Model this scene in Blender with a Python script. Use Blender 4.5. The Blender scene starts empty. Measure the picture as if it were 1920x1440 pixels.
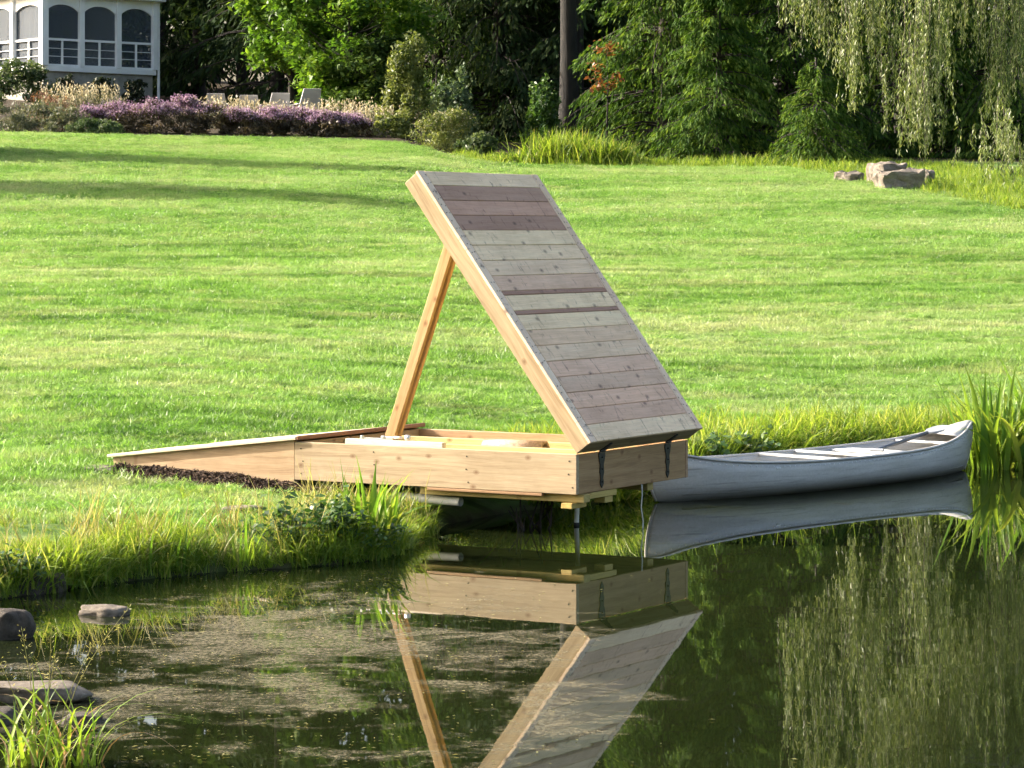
import bpy, bmesh, math, random
import numpy as np
from mathutils import Vector, Matrix, noise as mnoise

rng = np.random.default_rng(7)
random.seed(7)
scene = bpy.context.scene
R = math.radians

# ------------------------------------------------------------------ camera
FPX, YH, CAMH = 5400.0, 435.0, 2.17          # focal length and horizon row in photo pixels, eye height over the pond
cam_d = bpy.data.cameras.new("camera")
cam = bpy.data.objects.new("camera", cam_d)
scene.collection.objects.link(cam)
cam.location = (0, 0, CAMH)
cam.rotation_euler = (R(90), 0, 0)
cam_d.sensor_fit = 'HORIZONTAL'
cam_d.sensor_width = 36.0
cam_d.lens = 36.0 * FPX / 1920.0
cam_d.shift_y = -(720 - YH) / 1920.0
cam_d.clip_start = 0.5
cam_d.clip_end = 2000
scene.camera = cam

# ------------------------------------------------------------------ sky and sun
SUN_AZ, SUN_EL = R(16), R(25)                # sun low on the left, a little behind the scene
SUN = Vector((-math.cos(SUN_AZ) * math.cos(SUN_EL), math.sin(SUN_AZ) * math.cos(SUN_EL), math.sin(SUN_EL)))
world = bpy.data.worlds.new("World")
scene.world = world
world.use_nodes = True
wn = world.node_tree
wn.nodes.clear()
sky = wn.nodes.new("ShaderNodeTexSky")
sky.sky_type = 'NISHITA'
sky.sun_disc = False
sky.sun_elevation = SUN_EL
sky.sun_rotation = math.atan2(SUN.x, SUN.y)
sky.air_density = 1.0
sky.dust_density = 6.0
sky.ozone_density = 0.6
bg = wn.nodes.new("ShaderNodeBackground")
bg.inputs['Strength'].default_value = 0.15
wo = wn.nodes.new("ShaderNodeOutputWorld")
wn.links.new(sky.outputs[0], bg.inputs[0])
wn.links.new(bg.outputs[0], wo.inputs[0])
sun_d = bpy.data.lights.new("sun", 'SUN')
sun_d.energy = 5.0
sun_d.angle = R(0.5)
sun_d.color = (1.0, 0.92, 0.79)
sun = bpy.data.objects.new("sun", sun_d)
scene.collection.objects.link(sun)
sun.rotation_euler = SUN.to_track_quat('Z', 'Y').to_euler()

scene.view_settings.view_transform = 'Standard'
scene.view_settings.look = 'None'
scene.view_settings.gamma = 1.0
scene.view_settings.exposure = 1.6
scene.view_settings.use_curve_mapping = False
scene.render.engine = 'CYCLES'
cy = scene.cycles
cy.max_bounces = 5
cy.diffuse_bounces = 2
cy.glossy_bounces = 2
cy.transmission_bounces = 4
cy.transparent_max_bounces = 8
cy.use_denoising = True
cy.use_adaptive_sampling = True
cy.adaptive_threshold = 0.04
cy.adaptive_min_samples = 16
cy.caustics_reflective = False
cy.caustics_refractive = False
COL = scene.collection

# ------------------------------------------------------------------ helpers
def at(px, py, Y):
    """world point that the photograph shows at (px, py) when it stands Y metres away"""
    return Vector(((px - 960) / FPX * Y, Y, CAMH + (YH - py) / FPX * Y))

def px2x(px, Y):
    return (px - 960) / FPX * Y

def tag(o, label=None, cat=None, group=None, kind=None):
    if label: o['label'] = label
    if cat: o['category'] = cat
    if group: o['group'] = group
    if kind: o['kind'] = kind
    return o

def empty(name, loc=(0, 0, 0), rz=0.0, label=None, cat=None, group=None):
    o = bpy.data.objects.new(name, None)
    COL.objects.link(o)
    o.location = loc
    o.rotation_euler = (0, 0, rz)
    o.empty_display_size = 0.1
    return tag(o, label, cat, group)

def link(name, me, mat=None, parent=None, smooth=False):
    if mat is not None and len(me.materials) == 0:
        me.materials.append(mat)
    if smooth:
        me.polygons.foreach_set('use_smooth', [True] * len(me.polygons))
    o = bpy.data.objects.new(name, me)
    COL.objects.link(o)
    if parent is not None:
        o.parent = parent
    return o

def np_mesh(name, verts, faces, tint=None):
    """faces: int array (n,3) or (n,4); fast mesh from numpy"""
    me = bpy.data.meshes.new(name)
    verts = np.asarray(verts, dtype=np.float32)
    faces = np.asarray(faces, dtype=np.int32)
    n, k = faces.shape
    me.vertices.add(len(verts))
    me.vertices.foreach_set('co', verts.ravel())
    me.loops.add(n * k)
    me.loops.foreach_set('vertex_index', faces.ravel())
    me.polygons.add(n)
    me.polygons.foreach_set('loop_start', np.arange(0, n * k, k, dtype=np.int32))
    me.polygons.foreach_set('loop_total', np.full(n, k, dtype=np.int32))
    if tint is not None:
        a = me.attributes.new('tint', 'FLOAT', 'POINT')
        a.data.foreach_set('value', np.asarray(tint, dtype=np.float32))
    me.update(calc_edges=True)
    me.validate()
    return me

def bm_mesh(name, bm):
    me = bpy.data.meshes.new(name)
    bm.normal_update()
    bm.to_mesh(me)
    bm.free()
    return me

def bm_box(bm, c, s, rot=None):
    m = Matrix.Translation(c)
    if rot is not None:
        m = m @ rot
    m = m @ Matrix.Diagonal((s[0], s[1], s[2], 1))
    return bmesh.ops.create_cube(bm, size=1.0, matrix=m)['verts']

def box(name, parent, lo, hi, mat, bevel=0.0):
    bm = bmesh.new()
    lo, hi = Vector(lo), Vector(hi)
    c = (lo + hi) / 2
    bm_box(bm, (0, 0, 0), hi - lo)
    if bevel:
        bmesh.ops.bevel(bm, geom=bm.edges[:], offset=bevel, segments=1, affect='EDGES', profile=0.5)
    o = link(name, bm_mesh(name, bm), mat, parent)
    o.location = c
    return o

def plank(name, parent, p0, p1, wdir, w, t, mat, color=(1, 1, 1, 1), bevel=0.004):
    """a board from p0 to p1 (centre line); w along wdir, t across both. Local X runs along the grain."""
    p0, p1 = Vector(p0), Vector(p1)
    ex = (p1 - p0)
    L = ex.length
    ex.normalize()
    wd = Vector(wdir)
    ey = (wd - ex * wd.dot(ex)).normalized()
    ez = ex.cross(ey)
    bm = bmesh.new()
    bm_box(bm, (0, 0, 0), (L, w, t))
    if bevel:
        bmesh.ops.bevel(bm, geom=bm.edges[:], offset=min(bevel, w * .3, t * .3), segments=1, affect='EDGES', profile=0.5)
    o = link(name, bm_mesh(name, bm), mat, parent)
    m = Matrix((ex, ey, ez)).transposed().to_4x4()
    m.translation = (p0 + p1) / 2
    o.matrix_basis = m
    o.color = color
    return o

def tube_arrays(pts, radii, n=8):
    pts = np.asarray(pts, dtype=float)
    radii = np.asarray(radii, dtype=float)
    k = len(pts)
    tan = np.gradient(pts, axis=0)
    tan /= np.linalg.norm(tan, axis=1)[:, None] + 1e-9
    ref = np.array([0., 0, 1]) if abs(tan[0][2]) < .9 else np.array([1., 0, 0])
    a = np.cross(tan, ref)
    a /= np.linalg.norm(a, axis=1)[:, None] + 1e-9
    b = np.cross(tan, a)
    th = np.linspace(0, 2 * np.pi, n, endpoint=False)
    v = pts[:, None, :] + radii[:, None, None] * (np.cos(th)[None, :, None] * a[:, None, :] + np.sin(th)[None, :, None] * b[:, None, :])
    v = v.reshape(-1, 3)
    f = []
    for i in range(k - 1):
        for j in range(n):
            f.append((i * n + j, i * n + (j + 1) % n, (i + 1) * n + (j + 1) % n, (i + 1) * n + j))
    f = np.array(f)
    # end caps as quads fans collapsed to degenerate-free quads
    return v, f

class Acc:
    """collects quads of one mesh"""
    def __init__(s):
        s.v, s.f, s.t, s.n = [], [], [], 0
    def add(s, v, f, t=0.5):
        s.v.append(v); s.f.append(np.asarray(f) + s.n)
        s.t.append(np.full(len(v), t) if np.isscalar(t) else t)
        s.n += len(v)
    def tube(s, pts, radii, n=6, t=0.5):
        v, f = tube_arrays(pts, radii, n)
        s.add(v, f, t)
    def mesh(s, name):
        return np_mesh(name, np.concatenate(s.v), np.concatenate(s.f), np.concatenate(s.t))

def unit(v):
    return v / (np.linalg.norm(v, axis=-1, keepdims=True) + 1e-9)

def leaf_arrays(c, d, L, W, tint, up=None, fold=0.15):
    """kite-shaped leaves: c centres (n,3), d long axes (n,3), L, W lengths and widths"""
    n = len(c)
    d = unit(d)
    r = rng.normal(size=(n, 3)) if up is None else up + rng.normal(size=(n, 3)) * .35
    s = unit(np.cross(d, r))
    nn = np.cross(s, d)
    L = np.broadcast_to(L, (n,))[:, None]
    W = np.broadcast_to(W, (n,))[:, None]
    v = np.empty((n, 4, 3))
    v[:, 0] = c - d * L * .5
    v[:, 1] = c + s * W * .5 - d * L * .05 + nn * W * fold
    v[:, 2] = c + d * L * .5
    v[:, 3] = c - s * W * .5 - d * L * .05 + nn * W * fold
    f = np.arange(n * 4).reshape(n, 4)
    return v.reshape(-1, 3), f, np.repeat(tint, 4)

def blade_arrays(base, lean, h, w, tint, segs=3, droop=.5):
    """grass blades: base (n,3), lean (n,3) horizontal lean vectors, h heights, w widths; returns quads"""
    n = len(base)
    h = np.broadcast_to(h, (n,)); w = np.broadcast_to(w, (n,))
    side = unit(np.stack([-lean[:, 1], lean[:, 0], np.zeros(n)], 1) + rng.normal(size=(n, 3)) * np.array([.6, .6, 0]))
    ts = np.linspace(0, 1, segs + 1)
    v = np.empty((n, segs + 1, 2, 3))
    for i, t in enumerate(ts):
        c = base + lean * (t ** 1.8)[..., None] * 1.0 if False else base + lean * (t ** 1.8)
        z = h * (t - droop * t ** 3 * np.linalg.norm(lean, axis=1) / (h + 1e-6) * .6)
        c = c + np.stack([0 * z, 0 * z, z], 1)
        ww = (w * (1 - t ** 2.2) * .5 + .0006)[:, None]
        v[:, i, 0] = c - side * ww
        v[:, i, 1] = c + side * ww
    idx = np.arange(n * (segs + 1) * 2).reshape(n, segs + 1, 2)
    f = np.stack([idx[:, :-1, 0], idx[:, :-1, 1], idx[:, 1:, 1], idx[:, 1:, 0]], -1).reshape(-1, 4)
    return v.reshape(-1, 3), f, np.repeat(tint, (segs + 1) * 2)

# ------------------------------------------------------------------ materials
def new_mat(name):
    m = bpy.data.materials.new(name)
    m.use_nodes = True
    nt = m.node_tree
    nt.nodes.clear()
    out = nt.nodes.new("ShaderNodeOutputMaterial")
    return m, nt, out

class N:
    def __init__(s, nt): s.nt = nt
    def __call__(s, t, **kw):
        n = s.nt.nodes.new(t)
        for k, v in kw.items():
            if k.startswith('i_'):
                key = k[2:]
                key = int(key) if key.isdigit() else key.replace('_', ' ')
                if isinstance(v, bpy.types.NodeSocket): s.nt.links.new(v, n.inputs[key])
                else: n.inputs[key].default_value = v
            else: setattr(n, k, v)
        return n
    def link(s, a, b): s.nt.links.new(a, b)
    def ramp(s, fac, stops, interp='LINEAR'):
        n = s.nt.nodes.new("ShaderNodeValToRGB")
        cr = n.color_ramp
        cr.interpolation = interp
        while len(cr.elements) > len(stops): cr.elements.remove(cr.elements[-1])
        while len(cr.elements) < len(stops): cr.elements.new(1.0)
        for e, (p, c) in zip(cr.elements, stops):
            e.position = p
            e.color = (*c, 1) if len(c) == 3 else c
        if fac is not None: s.nt.links.new(fac, n.inputs[0])
        return n.outputs[0]
    def math(s, op, a, b=None, c=None, clamp=False):
        n = s.nt.nodes.new("ShaderNodeMath"); n.operation = op; n.use_clamp = clamp
        for i, x in enumerate((a, b, c)):
            if x is None: continue
            if isinstance(x, bpy.types.NodeSocket): s.nt.links.new(x, n.inputs[i])
            else: n.inputs[i].default_value = x
        return n.outputs[0]
    def mix(s, fac, a, b, blend='MIX'):
        n = s.nt.nodes.new("ShaderNodeMix"); n.data_type = 'RGBA'; n.blend_type = blend
        for key, x in ((0, fac), (6, a), (7, b)):
            if isinstance(x, bpy.types.NodeSocket): s.nt.links.new(x, n.inputs[key])
            else: n.inputs[key].default_value = x if not isinstance(x, tuple) else (*x, 1)[:4]
        return n.outputs[2]
    def noise(s, vec, scale, detail=4, rough=.55, dist=0.0):
        n = s.nt.nodes.new("ShaderNodeTexNoise")
        n.inputs['Scale'].default_value = scale
        n.inputs['Detail'].default_value = detail
        n.inputs['Roughness'].default_value = rough
        n.inputs['Distortion'].default_value = dist
        if vec is not None: s.nt.links.new(vec, n.inputs['Vector'])
        return n.outputs[0]
    def mapping(s, vec, loc=(0, 0, 0), rot=(0, 0, 0), sc=(1, 1, 1)):
        n = s.nt.nodes.new("ShaderNodeMapping")
        n.inputs['Location'].default_value = loc
        n.inputs['Rotation'].default_value = rot
        n.inputs['Scale'].default_value = sc
        s.nt.links.new(vec, n.inputs['Vector'])
        return n.outputs[0]

def leaf_mat(name, stops, transl=0.35, rough=.5, spec=.35, tboost=(1.25, 1.2, .7)):
    """foliage: colour per leaf by the tint attribute, part of the light passes through"""
    m, nt, out = new_mat(name)
    g = N(nt)
    a = g("ShaderNodeAttribute", attribute_name='tint')
    col = g.ramp(a.outputs['Fac'], stops)
    p = g("ShaderNodeBsdfPrincipled", i_Base_Color=col, i_Roughness=rough)
    p.inputs['Specular IOR Level'].default_value = spec
    tc = g.mix(1.0, col, tboost, 'MULTIPLY')
    t = g("ShaderNodeBsdfTranslucent", i_Color=tc)
    mx = g("ShaderNodeMixShader", i_0=transl, i_1=p.outputs[0], i_2=t.outputs[0])
    g.link(mx.outputs[0], out.inputs[0])
    return m

def lawn_color(g, tint=None):
    """lawn colour from world position: mowing bands, dry and lush patches"""
    pos = g("ShaderNodeNewGeometry").outputs['Position']
    big = g.noise(g.mapping(pos, sc=(.10, .22, .0)), 1.0, 3, .55, .4)
    band = g.noise(g.mapping(pos, rot=(0, 0, R(-9)), sc=(.11, .62, 0)), 1.0, 6, .72, .35)
    fine = g.noise(g.mapping(pos, sc=(1.1, 2.4, 0)), 1.0, 5, .68)
    f = g.math('ADD', g.math('MULTIPLY', big, .30), g.math('ADD', g.math('MULTIPLY', band, .38), g.math('MULTIPLY', fine, .46)))
    col = g.ramp(f, [(.44, (.058, .130, .016)), (.505, (.115, .230, .034)), (.56, (.180, .320, .064)), (.615, (.255, .360, .125)), (.70, (.37, .40, .22))])
    # mower tracks: long thin lines of deeper green
    tr = g.noise(g.mapping(pos, rot=(0, 0, R(-14)), sc=(.16, 1.5, 0)), 1.0, 4, .6, .5)
    tf = g.ramp(tr, [(.54, (0, 0, 0)), (.60, (1, 1, 1))])
    col = g.mix(g.math('MULTIPLY', tf, .62), col, (.055, .125, .012))
    stw = g.noise(g.mapping(pos, rot=(0, 0, R(-12)), sc=(.55, 1.3, 0)), 1.0, 6, .75, .5)
    sf2 = g.ramp(stw, [(.50, (0, 0, 0)), (.66, (1, 1, 1))])
    col = g.mix(g.math('MULTIPLY', sf2, .8), col, (.33, .345, .165))
    cl = g.noise(g.mapping(pos, rot=(0, 0, R(-6)), sc=(1.5, 4.2, 0)), 1.0, 3, .6, .4)
    cf = g.ramp(cl, [(.57, (0, 0, 0)), (.66, (1, 1, 1))])
    col = g.mix(g.math('MULTIPLY', cf, .7), col, (.050, .105, .012))
    if tint is not None:
        v = g.math('MULTIPLY_ADD', tint, .5, .76)
        cc = g("ShaderNodeCombineColor", i_0=v, i_1=v, i_2=v).outputs[0]
        col = g.mix(1.0, col, cc, 'MULTIPLY')
    return col

def grass_mat(name, transl=.45):
    m, nt, out = new_mat(name)
    g = N(nt)
    a = g("ShaderNodeAttribute", attribute_name='tint')
    col = lawn_color(g, a.outputs['Fac'])
    p = g("ShaderNodeBsdfPrincipled", i_Base_Color=col, i_Roughness=.45)
    p.inputs['Specular IOR Level'].default_value = .4
    t = g("ShaderNodeBsdfTranslucent", i_Color=g.mix(1.0, col, (1.2, 1.25, .8), 'MULTIPLY'))
    mx = g("ShaderNodeMixShader", i_0=transl, i_1=p.outputs[0], i_2=t.outputs[0])
    g.link(mx.outputs[0], out.inputs[0])
    return m

def ground_mat():
    m, nt, out = new_mat("ground_turf_and_soil")
    g = N(nt)
    pos = g("ShaderNodeNewGeometry").outputs['Position']
    col = g.mix(1.0, lawn_color(g), (.72, .72, .72), 'MULTIPLY')
    n = g.noise(pos, 9, 6, .7)
    soil = g.ramp(n, [(.3, (.020, .014, .009)), (.55, (.045, .032, .02)), (.75, (.085, .06, .038))])
    a = g("ShaderNodeAttribute", attribute_name='soil')
    fac = g.math('ADD', a.outputs['Fac'], g.math('MULTIPLY', g.math('SUBTRACT', n, .5), .5), clamp=True)
    c = g.mix(fac, col, soil)
    bump = g("ShaderNodeBump", i_Strength=.6, i_Distance=.03, i_Height=g.noise(pos, 26, 5, .7))
    p = g("ShaderNodeBsdfPrincipled", i_Base_Color=c, i_Roughness=.9, i_Normal=bump.outputs[0])
    p.inputs['Specular IOR Level'].default_value = .15
    g.link(p.outputs[0], out.inputs[0])
    return m

def wood_mat(name, c_dark, c_mid, c_light, knots=.6, streak=0.0, rough=.6, knot_col=(.16, .07, .025)):
    m, nt, out = new_mat(name)
    g = N(nt)
    oi = g("ShaderNodeObjectInfo")
    tc = g("ShaderNodeTexCoord").outputs['Object']
    off = g("ShaderNodeVectorMath", operation='SCALE', i_0=(13.7, 7.1, 5.3))
    g.link(oi.outputs['Random'], off.inputs['Scale'])
    v = g("ShaderNodeVectorMath", operation='ADD', i_0=tc, i_1=off.outputs[0]).outputs[0]
    warp = g.noise(g.mapping(v, sc=(1.6, 5, 5)), 1.0, 2, .5)
    wv = g("ShaderNodeVectorMath", operation='MULTIPLY_ADD', i_1=(.0, .05, .05), i_2=v)
    wc = g("ShaderNodeCombineXYZ", i_0=warp, i_1=warp, i_2=warp)
    g.link(wc.outputs[0], wv.inputs[0])
    grain = g.noise(g.mapping(wv.outputs[0], sc=(1.1, 26, 26)), 1.0, 5, .6, .4)
    fine = g.noise(g.mapping(wv.outputs[0], sc=(5, 150, 150)), 1.0, 3, .6)
    col = g.ramp(grain, [(.3, c_dark), (.5, c_mid), (.72, c_light)])
    col = g.mix(.22, col, g.ramp(fine, [(.35, tuple(x * .6 for x in c_mid)), (.65, tuple(min(1, x * 1.25) for x in c_light))]))
    # knots, each a dark oval with a ring
    vo = g("ShaderNodeTexVoronoi", voronoi_dimensions='2D', i_Vector=g.mapping(wv.outputs[0], sc=(4.6, 6.5, 1)), i_Scale=1.0)
    vo.inputs['Randomness'].default_value = 1.0
    kn = g.ramp(vo.outputs['Distance'], [(0.0, (1, 1, 1)), (.055, (.75, .75, .75)), (.085, (.35, .35, .35)), (.10, (.5, .5, .5)), (.15, (0, 0, 0))])
    sel = g.math('GREATER_THAN', g("ShaderNodeSeparateColor", i_0=vo.outputs['Color']).outputs[0], 1 - knots)
    kf = g.math('MULTIPLY', kn, sel)
    col = g.mix(g.math('MULTIPLY', kf, .85), col, knot_col)
    if streak:
        st = g.noise(g.mapping(v, rot=(0, 0, R(24)), sc=(26, 7, 7)), 1.0, 3, .6, 1.2)
        sf = g.ramp(st, [(.60, (0, 0, 0)), (.72, (1, 1, 1))])
        col = g.mix(g.math('MULTIPLY', sf, streak), col, (.17, .10, .085))
    bl = g.noise(v, 2.2, 5, .65)
    col = g.mix(1.0, col, g.ramp(bl, [(.28, (.84, .82, .79)), (.50, (1, 1, 1)), (.72, (1.08, 1.07, 1.05))]), 'MULTIPLY')
    col = g.mix(1.0, col, oi.outputs['Color'], 'MULTIPLY')
    bump = g("ShaderNodeBump", i_Strength=.25, i_Distance=.004, i_Height=grain)
    p = g("ShaderNodeBsdfPrincipled", i_Base_Color=col, i_Roughness=rough, i_Normal=bump.outputs[0])
    p.inputs['Specular IOR Level'].default_value = .3
    g.link(p.outputs[0], out.inputs[0])
    return m

def plain_mat(name, col, rough=.6, metal=0.0, var=.25, scale=6.0, spec=.4, bump=.0):
    """a base colour broken up by noise, never quite flat"""
    m, nt, out = new_mat(name)
    g = N(nt)
    tc = g("ShaderNodeTexCoord").outputs['Object']
    n = g.noise(tc, scale, 5, .65)
    c = g.ramp(n, [(.3, tuple(x * (1 - var) for x in col)), (.7, tuple(min(1, x * (1 + var)) for x in col))])
    p = g("ShaderNodeBsdfPrincipled", i_Base_Color=c, i_Roughness=rough, i_Metallic=metal)
    p.inputs['Specular IOR Level'].default_value = spec
    if bump:
        b = g("ShaderNodeBump", i_Strength=bump, i_Distance=.02, i_Height=g.noise(tc, scale * 3, 6, .7))
        g.link(b.outputs[0], p.inputs['Normal'])
    g.link(p.outputs[0], out.inputs[0])
    return m

def bark_mat(name, a, b):
    m, nt, out = new_mat(name)
    g = N(nt)
    tc = g("ShaderNodeTexCoord").outputs['Object']
    n = g.noise(g.mapping(tc, sc=(9, 9, 1.4)), 1.0, 6, .7, .6)
    c = g.ramp(n, [(.35, a), (.7, b)])
    bu = g("ShaderNodeBump", i_Strength=.9, i_Distance=.05, i_Height=n)
    p = g("ShaderNodeBsdfPrincipled", i_Base_Color=c, i_Roughness=.9, i_Normal=bu.outputs[0])
    g.link(p.outputs[0], out.inputs[0])
    return m

def rock_mat(name, a, b, wet=False):
    m, nt, out = new_mat(name)
    g = N(nt)
    tc = g("ShaderNodeTexCoord").outputs['Object']
    n = g.noise(tc, 7, 8, .7, .4)
    n2 = g.noise(tc, 40, 4, .7)
    c = g.ramp(n, [(.3, a), (.62, b), (.8, tuple(min(1, x * 1.5) for x in b))])
    c = g.mix(.3, c, g.ramp(n2, [(.3, tuple(x * .5 for x in a)), (.7, tuple(min(1, x * 1.4) for x in b))]))
    bu = g("ShaderNodeBump", i_Strength=.8, i_Distance=.03, i_Height=n)
    p = g("ShaderNodeBsdfPrincipled", i_Base_Color=c, i_Roughness=.75 if wet else .85, i_Normal=bu.outputs[0])
    p.inputs['Specular IOR Level'].default_value = .25
    g.link(p.outputs[0], out.inputs[0])
    return m

def water_mat():
    m, nt, out = new_mat("pond_water")
    g = N(nt)
    pos = g("ShaderNodeNewGeometry").outputs['Position']
    sx = g("ShaderNodeSeparateXYZ", i_0=pos)
    # floating pollen and weed: thick off the left shore, thin drifting streaks elsewhere
    dx = g.math('DIVIDE', g.math('ADD', sx.outputs[0], 1.0), 2.05)
    dy = g.math('DIVIDE', g.math('SUBTRACT', sx.outputs[1], 14.6), 4.4)
    d2 = g.math('ADD', g.math('MULTIPLY', dx, dx), g.math('MULTIPLY', dy, dy))
    mask = g.math('SUBTRACT', 1.0, g.math('MULTIPLY', d2, .62), clamp=True)
    n1 = g.noise(g.mapping(pos, sc=(.95, .62, 0)), 1.0, 6, .62, .7)
    n2 = g.noise(g.mapping(pos, rot=(0, 0, R(6)), sc=(2.2, 3.4, 0)), 1.0, 10, .80, .7)
    f1 = g.math('ADD', g.math('MULTIPLY', n2, .54), g.math('MULTIPLY', n1, .46))
    thr = g.math('SUBTRACT', .66, g.math('MULTIPLY', mask, .205))
    cover = g.math('MULTIPLY', g.math('SUBTRACT', f1, thr), 12.0, clamp=True)
    speck = g.noise(g.mapping(pos, sc=(1, .6, 1)), 42, 6, .85)
    cover2 = g.math('MULTIPLY', cover, g.ramp(speck, [(.36, (.10, .10, .10)), (.56, (1, 1, 1))]))
    cover2 = g.math('MULTIPLY', cover2, .80)
    wcol = g.ramp(g.noise(pos, .35, 3), [(.3, (.007, .011, .003)), (.7, (.012, .016, .005))])
    rip = g.noise(g.mapping(pos, sc=(.45, 1.3, 1)), 1.6, 2, .5, .3)
    rip2 = g.noise(g.mapping(pos, sc=(1, 2.2, 1)), 7, 2, .5)
    hgt = g.math('ADD', rip, g.math('MULTIPLY', rip2, .04))
    b1 = g("ShaderNodeBump", i_Strength=.005, i_Distance=.06, i_Height=hgt)
    w = g("ShaderNodeBsdfPrincipled", i_Base_Color=wcol, i_Roughness=.012, i_IOR=1.36, i_Normal=b1.outputs[0])
    scol = g.ramp(speck, [(.34, (.030, .026, .008)), (.5, (.095, .078, .032)), (.62, (.19, .155, .08)), (.74, (.38, .33, .21))])
    b2 = g("ShaderNodeBump", i_Strength=.5, i_Distance=.01, i_Height=speck)
    s = g("ShaderNodeBsdfPrincipled", i_Base_Color=scol, i_Roughness=.7, i_Normal=b2.outputs[0])
    mx = g("ShaderNodeMixShader", i_0=cover2, i_1=w.outputs[0], i_2=s.outputs[0])
    g.link(mx.outputs[0], out.inputs[0])
    return m

def screen_mat():
    m, nt, out = new_mat("porch_insect_screen")
    g = N(nt)
    p = g("ShaderNodeBsdfPrincipled", i_Base_Color=(.085, .105, .135, 1), i_Roughness=.6)
    t = g("ShaderNodeBsdfTransparent", i_Color=(.75, .8, .85, 1))
    mx = g("ShaderNodeMixShader", i_0=.62, i_1=p.outputs[0], i_2=t.outputs[0])
    g.link(mx.outputs[0], out.inputs[0])
    return m

M = {}
M['ground'] = ground_mat()
M['grass'] = grass_mat('mown_grass_blades')
M['water'] = water_mat()
M['cedar'] = wood_mat('fresh_cedar', (.25, .178, .105), (.355, .268, .168), (.44, .355, .24), knots=.30, knot_col=(.15, .075, .035))
M['lidwood'] = wood_mat('weathering_cedar_planks', (.65, .45, .29), (.75, .53, .355), (.80, .61, .42), knots=.28, streak=.7, rough=.7, knot_col=(.16, .10, .08))
M['pine'] = wood_mat('treated_pine', (.33, .27, .12), (.43, .36, .175), (.53, .46, .25), knots=.25)
M['palewood'] = wood_mat('pale_sanded_board', (.55, .47, .37), (.66, .58, .47), (.74, .67, .56), knots=.1)
M['iron'] = plain_mat('black_wrought_iron', (.012, .011, .011), .5, .3, .3, 40)
M['pvc'] = plain_mat('grey_white_plastic', (.74, .73, .67), .45, 0, .12, 9)
M['black'] = plain_mat('black_rubber', (.015, .015, .016), .6, 0, .2, 20)
M['alu'] = None
M['white'] = plain_mat('white_paint', (.82, .82, .81), .55, 0, .06, 2)
M['seatalu'] = plain_mat('pale_aluminium_seat', (.72, .72, .70), .5, .25, .08, 8)
M['stone'] = rock_mat('grey_brown_stone', (.07, .055, .042), (.20, .168, .13))
M['wetrock'] = rock_mat('pond_rock', (.022, .018, .013), (.075, .06, .045), wet=True)
M['palestone'] = rock_mat('pale_pinkish_stone', (.075, .06, .048), (.235, .20, .165))
M['masonry'] = plain_mat('rendered_stone_base', (.30, .285, .25), .9, 0, .25, 3, .2, .4)
M['bark'] = bark_mat('dark_bark', (.012, .009, .007), (.042, .032, .026))
M['barkgrey'] = bark_mat('grey_brown_bark', (.05, .04, .032), (.16, .135, .11))
M['mulch'] = None
M['screen'] = screen_mat()
M['roof'] = plain_mat('slate_shingle_roof', (.045, .05, .06), .8, 0, .35, 8)
M['interior'] = plain_mat('porch_inner_wall', (.55, .56, .55), .8, 0, .1, 2)
M['darkglass'] = plain_mat('dark_window_glass', (.015, .018, .02), .08, 0, .2, 2, .6)
M['canvas'] = plain_mat('grey_canvas_blind', (.20, .19, .18), .85, 0, .18, 1.5)
M['chairfab'] = plain_mat('pale_chair_fabric', (.60, .59, .58), .8, 0, .08, 4)
M['rope'] = plain_mat('white_rope', (.6, .58, .52), .8, 0, .1, 30)
M['roll'] = plain_mat('tan_paper_roll', (.42, .30, .22), .85, 0, .35, 45, .2, .5)
M['paddledark'] = plain_mat('dark_paddle_shaft', (.03, .035, .05), .4, 0, .2, 10)
M['paddleblade'] = plain_mat('grey_paddle_blade', (.34, .36, .39), .4, .2, .1, 10)

def alu_mat():
    m, nt, out = new_mat("dull_oxidised_aluminium")
    g = N(nt)
    tc = g("ShaderNodeTexCoord").outputs['Object']
    n = g.noise(g.mapping(tc, sc=(.8, 2, 5)), 2.0, 6, .65)
    sp = g.noise(tc, 60, 3, .7)
    c = g.ramp(n, [(.3, (.41, .39, .355)), (.55, (.52, .495, .455)), (.75, (.59, .565, .525))])
    c = g.mix(.25, c, g.ramp(sp, [(.35, (.24, .25, .26)), (.7, (.5, .51, .52))]))
    scr = g.noise(g.mapping(tc, rot=(0, .12, 0), sc=(.7, 1, 22)), 2.0, 6, .7, .6)
    c = g.mix(g.math('MULTIPLY', g.ramp(scr, [(.54, (0, 0, 0)), (.66, (1, 1, 1))]), .6), c, (.19, .185, .17))
    z = g("ShaderNodeSeparateXYZ", i_0=tc).outputs[2]
    stain = g.math('MULTIPLY', g.ramp(z, [(.02, (1, 1, 1)), (.13, (0, 0, 0))]), g.math('ADD', n, .35), clamp=True)
    c = g.mix(g.math('MULTIPLY', stain, .8), c, (.09, .085, .065))
    p = g("ShaderNodeBsdfPrincipled", i_Base_Color=c, i_Roughness=.6, i_Metallic=.12)
    bu = g("ShaderNodeBump", i_Strength=.35, i_Distance=.03, i_Height=g.noise(tc, 3.0, 4, .55))
    g.link(bu.outputs[0], p.inputs['Normal'])
    g.link(p.outputs[0], out.inputs[0])
    return m
M['alu'] = alu_mat()
M['mulch'] = leaf_mat('shredded_bark_mulch', [(0, (.018, .011, .007)), (.5, (.055, .033, .02)), (1, (.12, .075, .045))], transl=0.0, rough=.9)

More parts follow.
